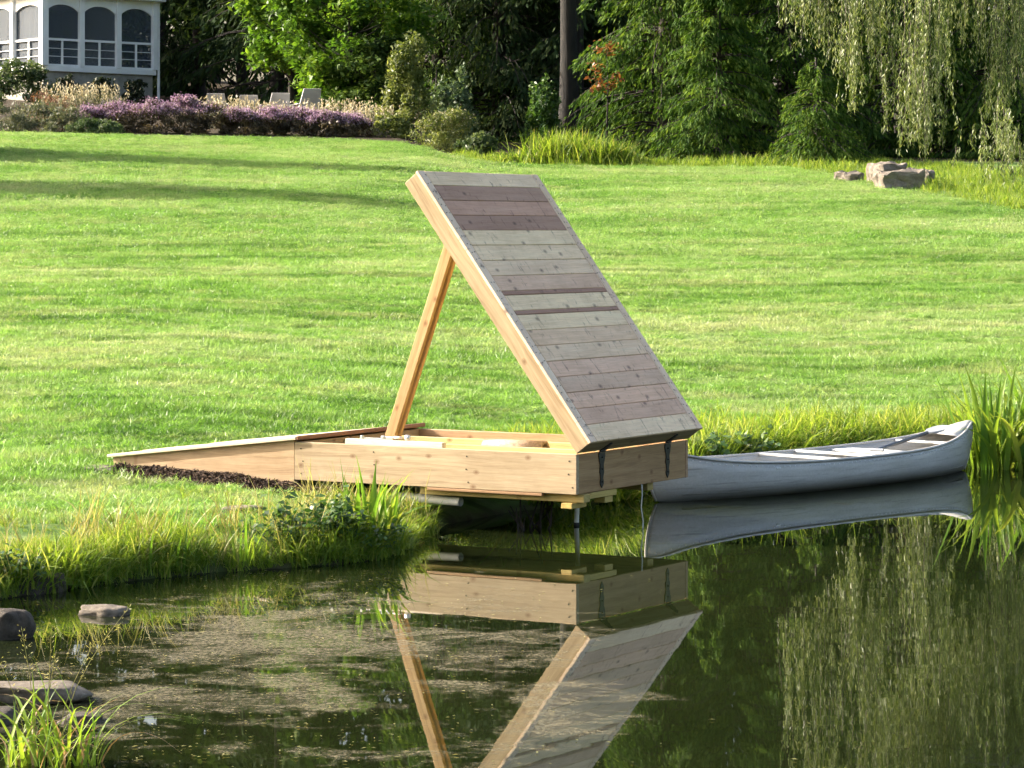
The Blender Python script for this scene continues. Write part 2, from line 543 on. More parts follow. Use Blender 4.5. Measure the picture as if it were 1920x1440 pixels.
G = lambda *s: list(s)
M['maple'] = leaf_mat('maple_leaves', G((0, (.030, .075, .010)), (.5, (.075, .165, .016)), (1, (.165, .26, .03))), .45)
M['hemlock'] = leaf_mat('hemlock_needles', G((0, (.016, .042, .008)), (.5, (.048, .100, .015)), (1, (.135, .20, .035))), .35, .75, .12)
M['darkcon'] = leaf_mat('dark_conifer_needles', G((0, (.011, .022, .010)), (.5, (.026, .050, .017)), (1, (.065, .090, .030))), .2, .8, .1)
M['woodland'] = leaf_mat('woodland_leaves', G((0, (.016, .036, .010)), (.5, (.042, .082, .018)), (1, (.095, .145, .032))), .3, .7, .15)
M['willow'] = leaf_mat('willow_leaves', G((0, (.035, .062, .012)), (.55, (.125, .165, .042)), (1, (.32, .36, .18))), .35, .45, .4)
M['olive'] = leaf_mat('olive_shrub_leaves', G((0, (.045, .070, .016)), (.5, (.13, .165, .045)), (1, (.25, .27, .10))), .4)
M['bluegreen'] = leaf_mat('blue_green_leaves', G((0, (.025, .055, .025)), (.5, (.075, .125, .06)), (1, (.19, .25, .15))), .35)
M['greygrass'] = leaf_mat('grey_green_border_plants', G((0, (.05, .065, .035)), (.5, (.115, .13, .075)), (1, (.21, .21, .14))), .3)
M['redleaf'] = leaf_mat('red_autumn_leaves', G((0, (.07, .06, .015)), (.5, (.19, .065, .025)), (1, (.27, .17, .045))), .4)
M['boxwood'] = leaf_mat('dark_clipped_leaves', G((0, (.010, .016, .008)), (.5, (.018, .030, .012)), (1, (.04, .055, .022))), .2)
M['bushgreen'] = leaf_mat('green_bush_leaves', G((0, (.025, .05, .015)), (.5, (.06, .10, .035)), (1, (.15, .19, .09))), .35)
M['asterleaf'] = leaf_mat('aster_stems', G((0, (.030, .026, .014)), (.5, (.085, .065, .038)), (1, (.16, .12, .065))), .25)
M['aster'] = leaf_mat('purple_aster_flowers', G((0, (.17, .09, .17)), (.5, (.36, .22, .33)), (1, (.56, .43, .50))), .3, tboost=(1.1, 1, 1.1))
M['plume'] = leaf_mat('cream_plumes', G((0, (.20, .18, .10)), (.5, (.42, .37, .24)), (1, (.62, .57, .44))), .4, tboost=(1.1, 1.05, .9))
M['rust'] = leaf_mat('rusty_pink_stems', G((0, (.08, .045, .03)), (.5, (.19, .10, .07)), (1, (.30, .18, .13))), .3)
M['longgrass'] = leaf_mat('long_bank_grass', G((0, (.06, .115, .012)), (.45, (.14, .235, .022)), (.8, (.25, .33, .045)), (1, (.38, .36, .12))), .55)
M['iris'] = leaf_mat('iris_leaves', G((0, (.05, .12, .018)), (.5, (.12, .23, .025)), (.85, (.24, .33, .04)), (1, (.36, .34, .08))), .5)
M['weed'] = leaf_mat('broadleaf_weed', G((0, (.022, .060, .012)), (.5, (.050, .115, .020)), (1, (.12, .19, .04))), .35, .4, .5)
M['seed'] = leaf_mat('straw_seed_heads', G((0, (.16, .15, .05)), (.5, (.28, .27, .09)), (1, (.42, .38, .16))), .4)
M['reddry'] = leaf_mat('dry_reddish_blades', G((0, (.14, .06, .04)), (.5, (.24, .13, .08)), (1, (.33, .22, .12))), .35)

# ------------------------------------------------------------------ terrain
POND = np.array([(-2.35, 4.0), (-2.45, 10.5), (-2.7, 13), (-3.05, 15), (-3.1, 16.9), (-2.6, 17.65), (-1.9, 18.35), (-1.25, 18.7), (-.85, 19.1),
                 (-.65, 20.2), (-.45, 21.4), (.0, 22.3), (.7, 23.0), (1.1, 23.95), (2.0, 25.3), (3.1, 26.4), (3.9, 26.95),
                 (4.35, 26.55), (4.9, 26.3), (7.0, 25.8), (12, 24.5), (16, 20), (17, 12), (14, 4.0), (8, 1.5), (2, 1.0), (-1.2, 1.6)])

def pond_sd(x, y):
    """signed distance to the pond edge, negative over the water"""
    P = POND
    Q = np.roll(P, -1, axis=0)
    x = np.asarray(x, float); y = np.asarray(y, float)
    d = np.full(x.shape, 1e9)
    inside = np.zeros(x.shape, bool)
    for (ax, ay), (bx, by) in zip(P, Q):
        ex, ey = bx - ax, by - ay
        t = np.clip(((x - ax) * ex + (y - ay) * ey) / (ex * ex + ey * ey), 0, 1)
        d = np.minimum(d, np.hypot(x - ax - t * ex, y - ay - t * ey))
        c = ((ay > y) != (by > y)) & (x < (bx - ax) * (y - ay) / (by - ay + 1e-12) + ax)
        inside ^= c
    return np.where(inside, -d, d)

_ty = np.linspace(-60, 400, 4601)
_tz = np.interp(_ty, [-60, 0, 19, 22, 24, 28, 40, 56, 72, 80, 88, 102, 130, 400], [.5, .30, .25, .285, .43, .63, 1.40, 2.50, 3.76, 4.18, 4.68, 5.7, 7.5, 14])
_k = np.ones(31) / 31
_tz = np.convolve(np.pad(_tz, 15, mode='edge'), _k, 'valid')

def sstep(a, b, x):
    t = np.clip((x - a) / (b - a), 0, 1)
    return t * t * (3 - 2 * t)

def vnoise(x, y, s, seed=0):
    """cheap smooth bumps from a few sines"""
    r = np.random.default_rng(seed)
    z = 0
    for i in range(5):
        a, p = r.uniform(0, 6.28), r.uniform(0, 6.28)
        k = s * r.uniform(.6, 1.7)
        z = z + np.sin((x * math.cos(a) + y * math.sin(a)) * k + p)
    return z / 5

def ground_z(x, y):
    x = np.asarray(x, float); y = np.asarray(y, float)
    z = np.interp(y, _ty, _tz)
    left = sstep(-.2, -4.6, x)
    z = z + left * (np.interp(y, [0, 44, 62, 80, 90, 102, 130], [0, 0, .28, .70, 1.0, 1.35, 1.5]))
    z = z + vnoise(x, y, .35, 3) * .05 * sstep(26, 40, y) + vnoise(x, y, 2.0, 5) * .012
    sd = pond_sd(x, y)
    bank = .15 * (1 - np.exp(-np.maximum(sd, 0) / .20)) + .085 * np.maximum(sd, 0)
    bed = -.9 * (1 - np.exp(np.minimum(sd, 0) / .9)) - .04 * (sd < 0)
    return np.where(sd > 0, np.minimum(z, bank), bed)

def axis(segs):
    out = []
    for a, b, st in segs:
        out.append(np.arange(a, b, st))
    return np.concatenate(out)
gx = axis([(-400, -80, 40), (-80, -24, 4), (-24, -5, .7), (-5, 6, .12), (6, 24, .7), (24, 80, 4), (80, 401, 40)])
gy = axis([(-60, 0, 6), (0, 10, 1), (10, 17, .3), (17, 28, .12), (28, 50, .5), (50, 110, .8), (110, 200, 10), (200, 601, 50)])
GX, GY = np.meshgrid(gx, gy)
GZ = ground_z(GX, GY)
nx, ny = len(gx), len(gy)
idx = np.arange(nx * ny).reshape(ny, nx)
gf = np.stack([idx[:-1, :-1], idx[:-1, 1:], idx[1:, 1:], idx[1:, :-1]], -1).reshape(-1, 4)
gme = np_mesh('ground', np.stack([GX, GY, GZ], -1).reshape(-1, 3), gf)
def lawn_edge(x):
    """distance at which mown lawn gives way to beds and rough ground"""
    return np.interp(x, [-30, -5.2, -3.2, -1.2, 0, 7, 8.2, 10.2, 14], [80, 80, 78.5, 76, 74.5, 73, 66, 56, 50])
soil = sstep(.2, 1.2, GY - np.interp(GX, [-30, -5, 0, 8, 30], [80.3, 80, 76, 76, 76]))
soil = np.maximum(soil, sstep(.16, -.02, pond_sd(GX, GY)))
a = gme.attributes.new('soil', 'FLOAT', 'POINT')
a.data.foreach_set('value', soil.astype(np.float32).ravel())
ground = tag(link('ground', gme, M['ground'], smooth=True), kind='structure')

wb = bmesh.new()
wv = [wb.verts.new((x, y, 0)) for x, y in ((-8, 0), (20, 0), (20, 29), (-8, 29))]
wb.faces.new(wv)
water = tag(link('water', bm_mesh('water', wb), M['water']), kind='structure')
water['label'] = 'still dark pond with drifting brown pollen and weed'

# ------------------------------------------------------------------ scattered grass (instanced)
def scatter_group():
    ng = bpy.data.node_groups.new('scatter_tufts', 'GeometryNodeTree')
    ng.interface.new_socket(name='Geometry', in_out='INPUT', socket_type='NodeSocketGeometry')
    ng.interface.new_socket(name='Tufts', in_out='INPUT', socket_type='NodeSocketCollection')
    ng.interface.new_socket(name='Geometry', in_out='OUTPUT', socket_type='NodeSocketGeometry')
    gi = ng.nodes.new('NodeGroupInput'); go = ng.nodes.new('NodeGroupOutput')
    ci = ng.nodes.new('GeometryNodeCollectionInfo')
    ci.inputs['Separate Children'].default_value = True
    ci.inputs['Reset Children'].default_value = True
    ip = ng.nodes.new('GeometryNodeInstanceOnPoints')
    ip.inputs['Pick Instance'].default_value = True
    def attr(nm, tp):
        n = ng.nodes.new('GeometryNodeInputNamedAttribute'); n.data_type = tp
        n.inputs['Name'].default_value = nm
        return n.outputs['Attribute']
    L = ng.links.new
    L(gi.outputs['Geometry'], ip.inputs['Points'])
    L(gi.outputs['Tufts'], ci.inputs['Collection'])
    L(ci.outputs[0], ip.inputs['Instance'])
    L(attr('pick', 'INT'), ip.inputs['Instance Index'])
    L(attr('rot', 'FLOAT_VECTOR'), ip.inputs['Rotation'])
    L(attr('scl', 'FLOAT_VECTOR'), ip.inputs['Scale'])
    L(ip.outputs[0], go.inputs[0])
    return ng
SCAT = scatter_group()

def tuft_set(name, meshes, mat):
    c = bpy.data.collections.new(name)
    for i, me in enumerate(meshes):
        me.materials.append(mat)
        o = bpy.data.objects.new(name + '_tuft', me)
        c.objects.link(o)
    return c

def scatter(name, xyz, scl, coll, npick, label, cat, tilt=.12):
    n = len(xyz)
    me = bpy.data.meshes.new(name)
    me.vertices.add(n)
    me.vertices.foreach_set('co', np.asarray(xyz, np.float32).ravel())
    a = me.attributes.new('pick', 'INT', 'POINT'); a.data.foreach_set('value', rng.integers(0, npick, n).astype(np.int32))
    r = np.stack([rng.normal(0, tilt, n), rng.normal(0, tilt, n), rng.uniform(0, 6.283, n)], 1)
    a = me.attributes.new('rot', 'FLOAT_VECTOR', 'POINT'); a.data.foreach_set('vector', r.astype(np.float32).ravel())
    a = me.attributes.new('scl', 'FLOAT_VECTOR', 'POINT'); a.data.foreach_set('vector', np.asarray(scl, np.float32).ravel())
    o = bpy.data.objects.new(name, me)
    COL.objects.link(o)
    md = o.modifiers.new('scatter', 'NODES')
    md.node_group = SCAT
    for it in SCAT.interface.items_tree:
        if it.item_type == 'SOCKET' and it.in_out == 'INPUT' and it.name == 'Tufts':
            md[it.identifier] = coll
    return tag(o, label, cat, kind='stuff')

def tuft_mesh(n, rad, h, w, lean, segs=2, tlo=0, thi=1, droop=.5):
    b = np.zeros((n, 3))
    rr = rad * np.sqrt(rng.uniform(0, 1, n)); th = rng.uniform(0, 6.283, n)
    b[:, 0], b[:, 1] = rr * np.cos(th), rr * np.sin(th)
    b[:, 2] = -.01
    la = rng.uniform(0, 6.283, n); lm = lean * rng.uniform(.2, 1, n)
    le = np.stack([lm * np.cos(la), lm * np.sin(la), 0 * la], 1)
    hh = h * rng.uniform(.45, 1.1, n)
    v, f, t = blade_arrays(b, le, hh, w * rng.uniform(.7, 1.3, n), rng.uniform(tlo, thi, n), segs, droop)
    return np_mesh('tuft', v, f, t)

def frustum_points(n, y0, y1, margin=1.15):
    y = np.sqrt(rng.uniform(y0 * y0, y1 * y1, n))
    x = rng.uniform(-1, 1, n) * y * (960 / FPX) * margin
    return x, y

# ramp / mulch / dock footprint, kept free of grass
PHI = 0.5386
AX, AY = 0.4553, 20.32
def dock_local(x, y):
    """world xy -> dock frame: s along the long side towards the land, w across"""
    dx, dy = x - AX, y - AY
    return -dx * math.cos(PHI) + dy * math.sin(PHI), dx * math.sin(PHI) + dy * math.cos(PHI)

def grass_ok(x, y):
    s, w = dock_local(x, y)
    dock = (s > -.05) & (s < 4.15) & (w > -.04) & (w < 1.76)
    mul = (s > 1.5) & (s < 3.95) & (w > -.50 + .12 * np.sin(s * 4)) & (w <= .0)
    return ~(dock | mul)

lawn_tufts = tuft_set('lawn_grass', [tuft_mesh(80, .13, .050, .0055, .05, 1) for _ in range(4)], M['grass'])
x, y = frustum_points(74000, 19.0, 48)
k = (pond_sd(x, y) > .12) & grass_ok(x, y) & (y < lawn_edge(x))
x, y = x[k], y[k]
s = .75 + .6 * rng.random(len(x)) + .25 * vnoise(x, y, 1.3, 8)
mow = .85 + .35 * np.clip(vnoise(x * .25, y * 1.0, 2.2, 12), -1, 1)
scatter('lawn_grass', np.stack([x, y, ground_z(x, y)], 1), np.stack([s * 1.2, s * 1.2, s * mow], 1), lawn_tufts, 4,
        'short mown grass of the sloping lawn behind the pond', 'grass')
lawn_far = tuft_set('far_lawn_grass', [tuft_mesh(110, .30, .045, .010, .05, 1) for _ in range(3)], M['grass'])
x, y = frustum_points(60000, 46, 82)
k = (y < lawn_edge(x) + .4)
x, y = x[k], y[k]
s = .8 + .5 * rng.random(len(x))
mow = .85 + .35 * np.clip(vnoise(x * .25, y * 1.0, 1.6, 13), -1, 1)
scatter('far_lawn_grass', np.stack([x, y, ground_z(x, y)], 1), np.stack([s, s, s * mow], 1), lawn_far, 3,
        'short mown grass of the upper lawn below the trees', 'grass')

# long grass on the banks
bank_tufts = tuft_set('bank_grass', [tuft_mesh(24, .09, .30, .010, .26, 3, .1, .95, .9) for _ in range(4)] + [tuft_mesh(12, .06, .40, .009, .32, 3, .4, 1, 1.0)], M['longgrass'])
x = rng.uniform(-4.2, -.45, 15000); y = rng.uniform(16.2, 21.4, 15000)
sd = pond_sd(x, y)
k = (sd > .0) & (sd < 1.9) & grass_ok(x, y) & (rng.random(len(x)) < .75 * np.exp(-np.maximum(sd - .35, 0) / .6))
x, y, sd = x[k], y[k], sd[k]
s = (.26 + .62 * np.exp(-(sd / .34) ** 1.4)) * rng.uniform(.6, 1.3, len(x)) * (.85 + .75 * vnoise(x, y, 3.6, 21))
scatter('bank_grass', np.stack([x, y, ground_z(x, y)], 1), np.stack([s, s, s], 1), bank_tufts, 5,
        'long lush grass leaning over the near pond bank left of the box', 'grass', .2)
x = rng.uniform(-.4, 6.5, 16000); y = rng.uniform(21.6, 30, 16000)
sd = pond_sd(x, y)
k = (sd > .0) & (sd < 1.9) & grass_ok(x, y) & (rng.random(len(x)) < np.exp(-np.maximum(sd - .5, 0) / .45))
x, y, sd = x[k], y[k], sd[k]
s = (.6 + .75 * np.exp(-sd / .8)) * rng.uniform(.7, 1.4, len(x))
scatter('shore_grass', np.stack([x, y, ground_z(x, y)], 1), np.stack([s, s, s], 1), bank_tufts, 5,
        'tall yellow-green grass along the shore behind the canoe', 'grass', .2)
dry_tufts = tuft_set('dry_stems', [tuft_mesh(7, .05, .40, .006, .22, 3, 0, 1, .6) for _ in range(3)], M['seed'])
x = rng.uniform(-4.0, 5.5, 9000); y = rng.uniform(16.4, 29, 9000)
sd = pond_sd(x, y)
k = (sd > .0) & (sd < .8) & grass_ok(x, y) & (rng.random(len(x)) < .35)
x, y = x[k], y[k]
s = rng.uniform(.4, 1.1, len(x))
scatter('dry_stems', np.stack([x, y, ground_z(x, y)], 1), np.stack([s, s, s], 1), dry_tufts, 3,
        'dry straw-coloured stems mixed into the bank grass', 'grass', .3)
# rough grass at the foot of the trees and on the right slope
rough_tufts = tuft_set('rough_grass', [tuft_mesh(34, .30, .40, .020, .22, 2, 0, .9, .7) for _ in range(4)], M['longgrass'])
x, y = frustum_points(15000, 50, 79, 1.2)
e = lawn_edge(x)
k = (x > -1.6) & (y > e - .2) & (y < np.where(x > 6.5, e + 18, e + 4.0))
x, y = x[k], y[k]
s = rng.uniform(.4, 1.15, len(x)) * (.8 + .35 * vnoise(x, y, .9, 31)) * np.where(x > 7.2, .75, 1.0) * sstep(-.3, 1.2, y - lawn_edge(x) + .5)
scatter('rough_grass', np.stack([x, y, ground_z(x, y)], 1), np.stack([s, s, s], 1), rough_tufts, 4,
        'rough unmown grass at the foot of the trees', 'grass', .15)

# ------------------------------------------------------------------ wooden box dock with raised lid
DL, DW, DTOP, DBOT = 2.43, 1.71, 0.600, 0.314
dock = empty('wooden_dock', (AX, AY, 0), -PHI, 'new cedar box dock over the pond edge with its planked lid propped open', 'dock')
W1 = (1, 1, 1, 1)
zc, hb = (DTOP + DBOT) / 2, DTOP - DBOT
UP = (0, 0, 1)
plank('front_board', dock, (-DL, .019, zc), (0, .019, zc), UP, hb, .038, M['cedar'], (1.02, 1.0, .96, 1))
plank('back_board', dock, (-DL, DW - .019, zc), (0, DW - .019, zc), UP, hb, .038, M['cedar'], (.98, .80, .70, 1))
plank('end_board', dock, (-.0215, .039, zc), (-.0215, DW - .039, zc), UP, hb - .002, .037, M['cedar'], (.92, .72, .52, 1))
plank('end_board', dock, (-DL + .0195, .039, zc), (-DL + .0195, DW - .039, zc), UP, hb - .002, .037, M['cedar'], (.95, .9, .82, 1))
for yj in (.20, .62, 1.17):
    plank('joist', dock, (-DL + .04, yj, .5315), (-.042, yj, .5315), UP, .10, .036, M['pine'], (1.02, 1.0, .92, 1))
bx = box('box_floor', dock, (-DL + .041, .041, .462), (-.043, DW - .041, .480), M['pine'])
# frame below the box
plank('under_beam', dock, (-1.35, .10, .283), (.03, .10, .283), (0, 1, 0), .09, .058, M['pine'], (.9, .8, .55, 1))
plank('under_beam', dock, (-1.35, 1.2, .283), (-.05, 1.2, .283), (0, 1, 0), .09, .058, M['pine'], (.9, .8, .55, 1))
plank('under_board', dock, (-1.25, .02, .302), (-.28, .02, .302), (0, 1, 0), .05, .020, M['cedar'], (.8, .62, .5, 1))
plank('cross_beam', dock, (-.075, -.012, .233), (-.075, .20, .233), (0, 0, 1), .04, .09, M['pine'], (1, .85, .5, 1))
plank('cross_beam', dock, (-.03, .16, .290), (-.03, .60, .290), (0, 0, 1), .044, .05, M['pine'], (1, .88, .52, 1))
plank('cross_beam', dock, (-.06, .44, .245), (-.06, .56, .245), (0, 0, 1), .046, .09, M['pine'], (1, .88, .52, 1))
ac = Acc()
ac.tube([(-.52, .86, -.75), (-.47, .86, .46)], [.018, .018], 14)
post = link('support_post', ac.mesh('support_post'), M['pvc'], dock, True)
ac = Acc()
ac.tube([(-.4895, .86, -.02), (-.4882, .86, .022)], [.021, .021], 14)
link('band', ac.mesh('band'), M['black'], post, True)
ac = Acc()
ac.tube([(-1.9, .9, -.8), (-1.9, .9, .46)], [.03, .03], 12)
link('support_post', ac.mesh('support_post'), M['pvc'], dock, True)

# lid, local x up the slope, local z outwards
TH, LT, LL = 0.9259, 0.150, 2.405
ct, st_ = math.cos(TH), math.sin(TH)
lm = Matrix(((-ct, 0, st_), (0, -1, 0), (st_, 0, ct))).to_4x4()
lm.translation = Vector((0, 0, DTOP + .004))
bm = bmesh.new()
bm_box(bm, (LL / 2, -DW / 2, .116), (LL - .08, DW - .08, .012))
lid = link('lid', bm_mesh('lid', bm), M['pine'], dock)
lid.matrix_basis = lm
lid['label'] = 'raised planked lid leaning back over the box'
TB = .124
plank('side_board', lid, (0, -.019, TB / 2), (LL, -.019, TB / 2), (0, 0, 1), TB, .038, M['cedar'], (1.05, .98, .88, 1))
plank('side_board', lid, (0, -DW + .019, TB / 2), (LL, -DW + .019, TB / 2), (0, 0, 1), TB, .038, M['cedar'], (1, .95, .9, 1))
plank('end_board', lid, (.019, -.039, TB / 2), (.019, -DW + .039, TB / 2), (0, 0, 1), TB - .002, .036, M['cedar'], (.85, .86, .78, 1))
plank('end_board', lid, (LL - .019, -.039, TB / 2), (LL - .019, -DW + .039, TB / 2), (0, 0, 1), TB - .002, .036, M['cedar'], (.95, .9, .85, 1))
SW = .085
zt = TB + .002 + .0125
plank('stile', lid, (-.004, -SW / 2 + .006, zt), (LL + .004, -SW / 2 + .006, zt), (0, 1, 0), SW + .008, .025, M['lidwood'], (1.0, 1.03, 1.10, 1))
plank('stile', lid, (-.004, -DW + SW / 2 - .006, zt), (LL + .004, -DW + SW / 2 - .006, zt), (0, 1, 0), SW + .008, .025, M['lidwood'], (1.0, 1.0, 1.03, 1))
y0, y1 = -SW - .004, -DW + SW + .004
def lidboard(name, a, b, col, dz=0.0):
    plank(name, lid, ((a + b) / 2, y0, zt + dz), ((a + b) / 2, y1, zt + dz), (1, 0, 0), b - a - .003, .024, M['lidwood'], (*col, 1), .0035)
lidboard('rail', -.003, .142, (1.10, 1.12, 1.06))
LT_, MD, PK, DK, DK2 = (1.10, 1.12, 1.02), (1.0, .98, .94), (.97, .85, .84), (.48, .37, .37), (.60, .47, .46)
cols = [('plank', (.86, .76, .76)), ('plank', PK), ('plank', (.84, .77, .77)), ('plank', (.95, .85, .85)), ('plank', MD), ('plank', (1.0, .95, .90)), ('plank', LT_),
        ('strip', DK), ('plank', LT_), ('strip', DK), ('plank', (.92, .83, .82)), ('plank', (1.02, 1.0, .96)), ('plank', (1.08, 1.08, 1.0)), ('plank', LT_),
        ('plank', (.50, .40, .40)), ('plank', (.70, .56, .56)), ('plank', (.55, .45, .45))]
inner0, inner1 = .142, LL - .128
tot = sum(1.0 if n == 'plank' else .27 for n, _ in cols)
x = inner0
for n, c in cols:
    w = (inner1 - inner0) * (1.0 if n == 'plank' else .27) / tot
    lidboard(n, x, x + w, c, random.uniform(-.0015, .0015))
    x += w
lidboard('rail', inner1, LL + .003, (1.08, 1.09, 1.04))

nb_ = bmesh.new()
for xx in np.arange(.07, LL, .0695):
    for yy in (-.022, -.062, -DW + .022, -DW + .062):
        if random.random() < .8:
            bmesh.ops.create_cone(nb_, cap_ends=True, segments=6, radius1=.0042, radius2=.0042, depth=.004, matrix=Matrix.Translation((xx + random.uniform(-.01, .01), yy + random.uniform(-.004, .004), zt + .0135)))
nl = link('nail_heads', bm_mesh('nail_heads', nb_), M['iron'], lid)
nl['kind'] = 'stuff'
nb_ = bmesh.new()
for xx in (-.05, -.9, -1.7, -2.36):
    for zz in (DBOT + .05, DTOP - .05, zc):
        bmesh.ops.create_cone(nb_, cap_ends=True, segments=7, radius1=.0055, radius2=.0055, depth=.004, matrix=Matrix.Translation((xx + random.uniform(-.02, .02), -.001, zz)) @ Matrix.Rotation(R(90), 4, 'X'))
nl = link('screw_heads', bm_mesh('screw_heads', nb_), M['iron'], dock)
nl['kind'] = 'stuff'
# prop: two boards side by side
ps0, ps1 = Vector((-2.01, .66, .485)), Vector((-1.35, .66, 2.29))
sd_ = (ps1 - ps0).normalized()
nrm = Vector((sd_.z, 0, -sd_.x))
prop = plank('prop', dock, ps0, ps1, nrm, .10, .036, M['cedar'], (1.1, .80, .50, 1))
prop['label'] = 'slanted double board propping up the lid'
plank('prop_board', dock, ps0 + Vector((0, -.0385, 0)) - nrm * .012, ps1 + Vector((0, -.0385, 0)) - nrm * .012 + sd_ * -.02, nrm, .085, .036, M['cedar'], (1.15, .95, .68, 1))

# wrought iron strap hinges
def strap_poly(L, scale=1.0):
    prof = [(0, .034), (.10, .036), (.22, .030), (.36, .019), (.47, .022), (.55, .025), (.63, .018), (.74, .0135), (.83, .021), (.90, .017), (.96, .007), (1.0, .001)]
    return [(t * L, w * 1.3 * scale) for t, w in prof]
def strap_bm(L, th=.005):
    bm = bmesh.new()
    p = strap_poly(L)
    top = [(x_, w_) for x_, w_ in p] + [(x_, -w_) for x_, w_ in reversed(p)]
    vs = [bm.verts.new((x_, w_, 0)) for x_, w_ in top]
    n = len(p)
    fs = []
    for i in range(n - 1):
        fs.append(bm.faces.new((vs[i], vs[i + 1], vs[2 * n - 2 - i], vs[2 * n - 1 - i])))
    r = bmesh.ops.extrude_face_region(bm, geom=fs)
    bmesh.ops.translate(bm, verts=[v for v in r['geom'] if isinstance(v, bmesh.types.BMVert)], vec=(0, 0, th))
    bmesh.ops.recalc_face_normals(bm, faces=bm.faces[:])
    return bm
for yy in (.365, 1.375):
    h = link('hinge', bm_mesh('hinge', strap_bm(.255)), M['iron'], dock)
    # local x of the strap runs down the end board, its face outwards
    mm = Matrix(((0, 0, 1), (0, 1, 0), (-1, 0, 0))).to_4x4()
    mm.translation = Vector((-.001, yy, DTOP - .008))
    h.matrix_basis = mm
    inv = mm.inverted()
    # knuckle, upper leaf and studs belong to the hinge
    ac = Acc()
    ac.tube([(.008, yy - .034, DTOP + .004), (.008, yy + .034, DTOP + .004)], [.009, .009], 10)
    kn = link('knuckle', ac.mesh('knuckle'), M['iron'], h, True)
    kn.matrix_basis = inv
    up = link('upper_leaf', bm_mesh('upper_leaf', strap_bm(.10)), M['iron'], h)
    dvec = Vector((st_, 0, ct)); nvec = Vector((ct, 0, -st_))
    um = Matrix((dvec, nvec.cross(dvec), nvec)).transposed().to_4x4()
    um.translation = Vector((0, yy, DTOP + .004)) + dvec * .006 + nvec * .001
    up.matrix_basis = inv @ um
    for fx in (.035, .118, .21):
        bm = bmesh.new()
        bmesh.ops.create_uvsphere(bm, u_segments=8, v_segments=5, radius=.0075)
        s_ = link('stud', bm_mesh('stud', bm), M['iron'], h, True)
        s_.location = (fx, 0, .006)

# ------------------------------------------------------------------ ramp from the lawn to the box
ramp = empty('wooden_ramp', (AX, AY, 0), -PHI, 'low cedar ramp sloping from the lawn up to the open box', 'ramp')
RL = 1.76
rx0, rx1, rz0, rz1 = -DL - RL, -DL + .035, .425, .628
nb = 4
for i in range(nb):
    ya = -.035 + (DW + .07) * (i + .5) / nb
    plank('deck_board', ramp, (rx0, ya, rz0 + .004 * (i % 2)), (rx1, ya, rz1), (0, 1, 0), (DW + .07) / nb - .003, .024, M['palewood'], (1.0, .93 - .02 * (i % 2), .82, 1))
def taper_board(name, parent, x0, x1, zt0, zt1, zb, y, t, mat, col):
    bm = bmesh.new()
    q = [(x0, zb), (x1, zb), (x1, zt1), (x0, zt0)]
    cx, cz = (x0 + x1) / 2, (zb + zt1) / 2
    A_ = [bm.verts.new((px_ - cx, -t / 2, pz - cz)) for px_, pz in q]
    B_ = [bm.verts.new((px_ - cx, t / 2, pz - cz)) for px_, pz in q]
    bm.faces.new(A_); bm.faces.new(B_[::-1])
    for i in range(4):
        j = (i + 1) % 4
        bm.faces.new((A_[j], A_[i], B_[i], B_[j]))
    bmesh.ops.recalc_face_normals(bm, faces=bm.faces[:])
    o = link(name, bm_mesh(name, bm), mat, parent)
    o.location = (cx, y, cz); o.color = col
    return o
for yy in (.019, DW - .019):
    taper_board('side_board', ramp, rx0 + .04, -DL - .002, rz0 - .010, rz1 - .018, .27, yy, .036, M['cedar'], (1.06, .95, .85, 1))
plank('edge_trim', ramp, (rx1 + .010, -.03, rz1 + .001), (rx1 + .010, DW + .03, rz1 + .001), (1, 0, 0), .018, .032, M['cedar'], (.72, .46, .42, 1))

# shredded bark along the ramp
n = 13000
s_ = rng.uniform(1.55, 4.02, n); w_ = -rng.power(1.6, n) * .50 * (1 - .35 * np.clip((s_ - 3.2), 0, 1)) - .005
w_ = np.where(s_ < 1.9, w_ * .8 - .02, w_)
xw = AX - s_ * math.cos(PHI) + w_ * math.sin(PHI)
yw = AY + s_ * math.sin(PHI) + w_ * math.cos(PHI)
gz = ground_z(xw, yw)
hump = .06 * np.exp(-((w_ + .12) / .16) ** 2) * (1 + .4 * vnoise(xw, yw, 14, 2))
c = np.stack([xw, yw, gz + hump * rng.uniform(.5, 1.0, n)], 1)
d = rng.normal(size=(n, 3)) * np.array([1, 1, .35])
v, f, t = leaf_arrays(c, d, rng.uniform(.025, .065, n), rng.uniform(.010, .022, n), rng.random(n), up=np.array([0, 0, 1.]))
mul = tag(link('bark_mulch', np_mesh('bark_mulch', v, f, t), M['mulch']), 'dark brown shredded bark heaped along the side of the ramp', 'mulch', kind='stuff')

# ------------------------------------------------------------------ loose things on and under the box
def dock_world(s, w, z):
    return Vector((AX - s * math.cos(PHI) + w * math.sin(PHI), AY + s * math.sin(PHI) + w * math.cos(PHI), z))

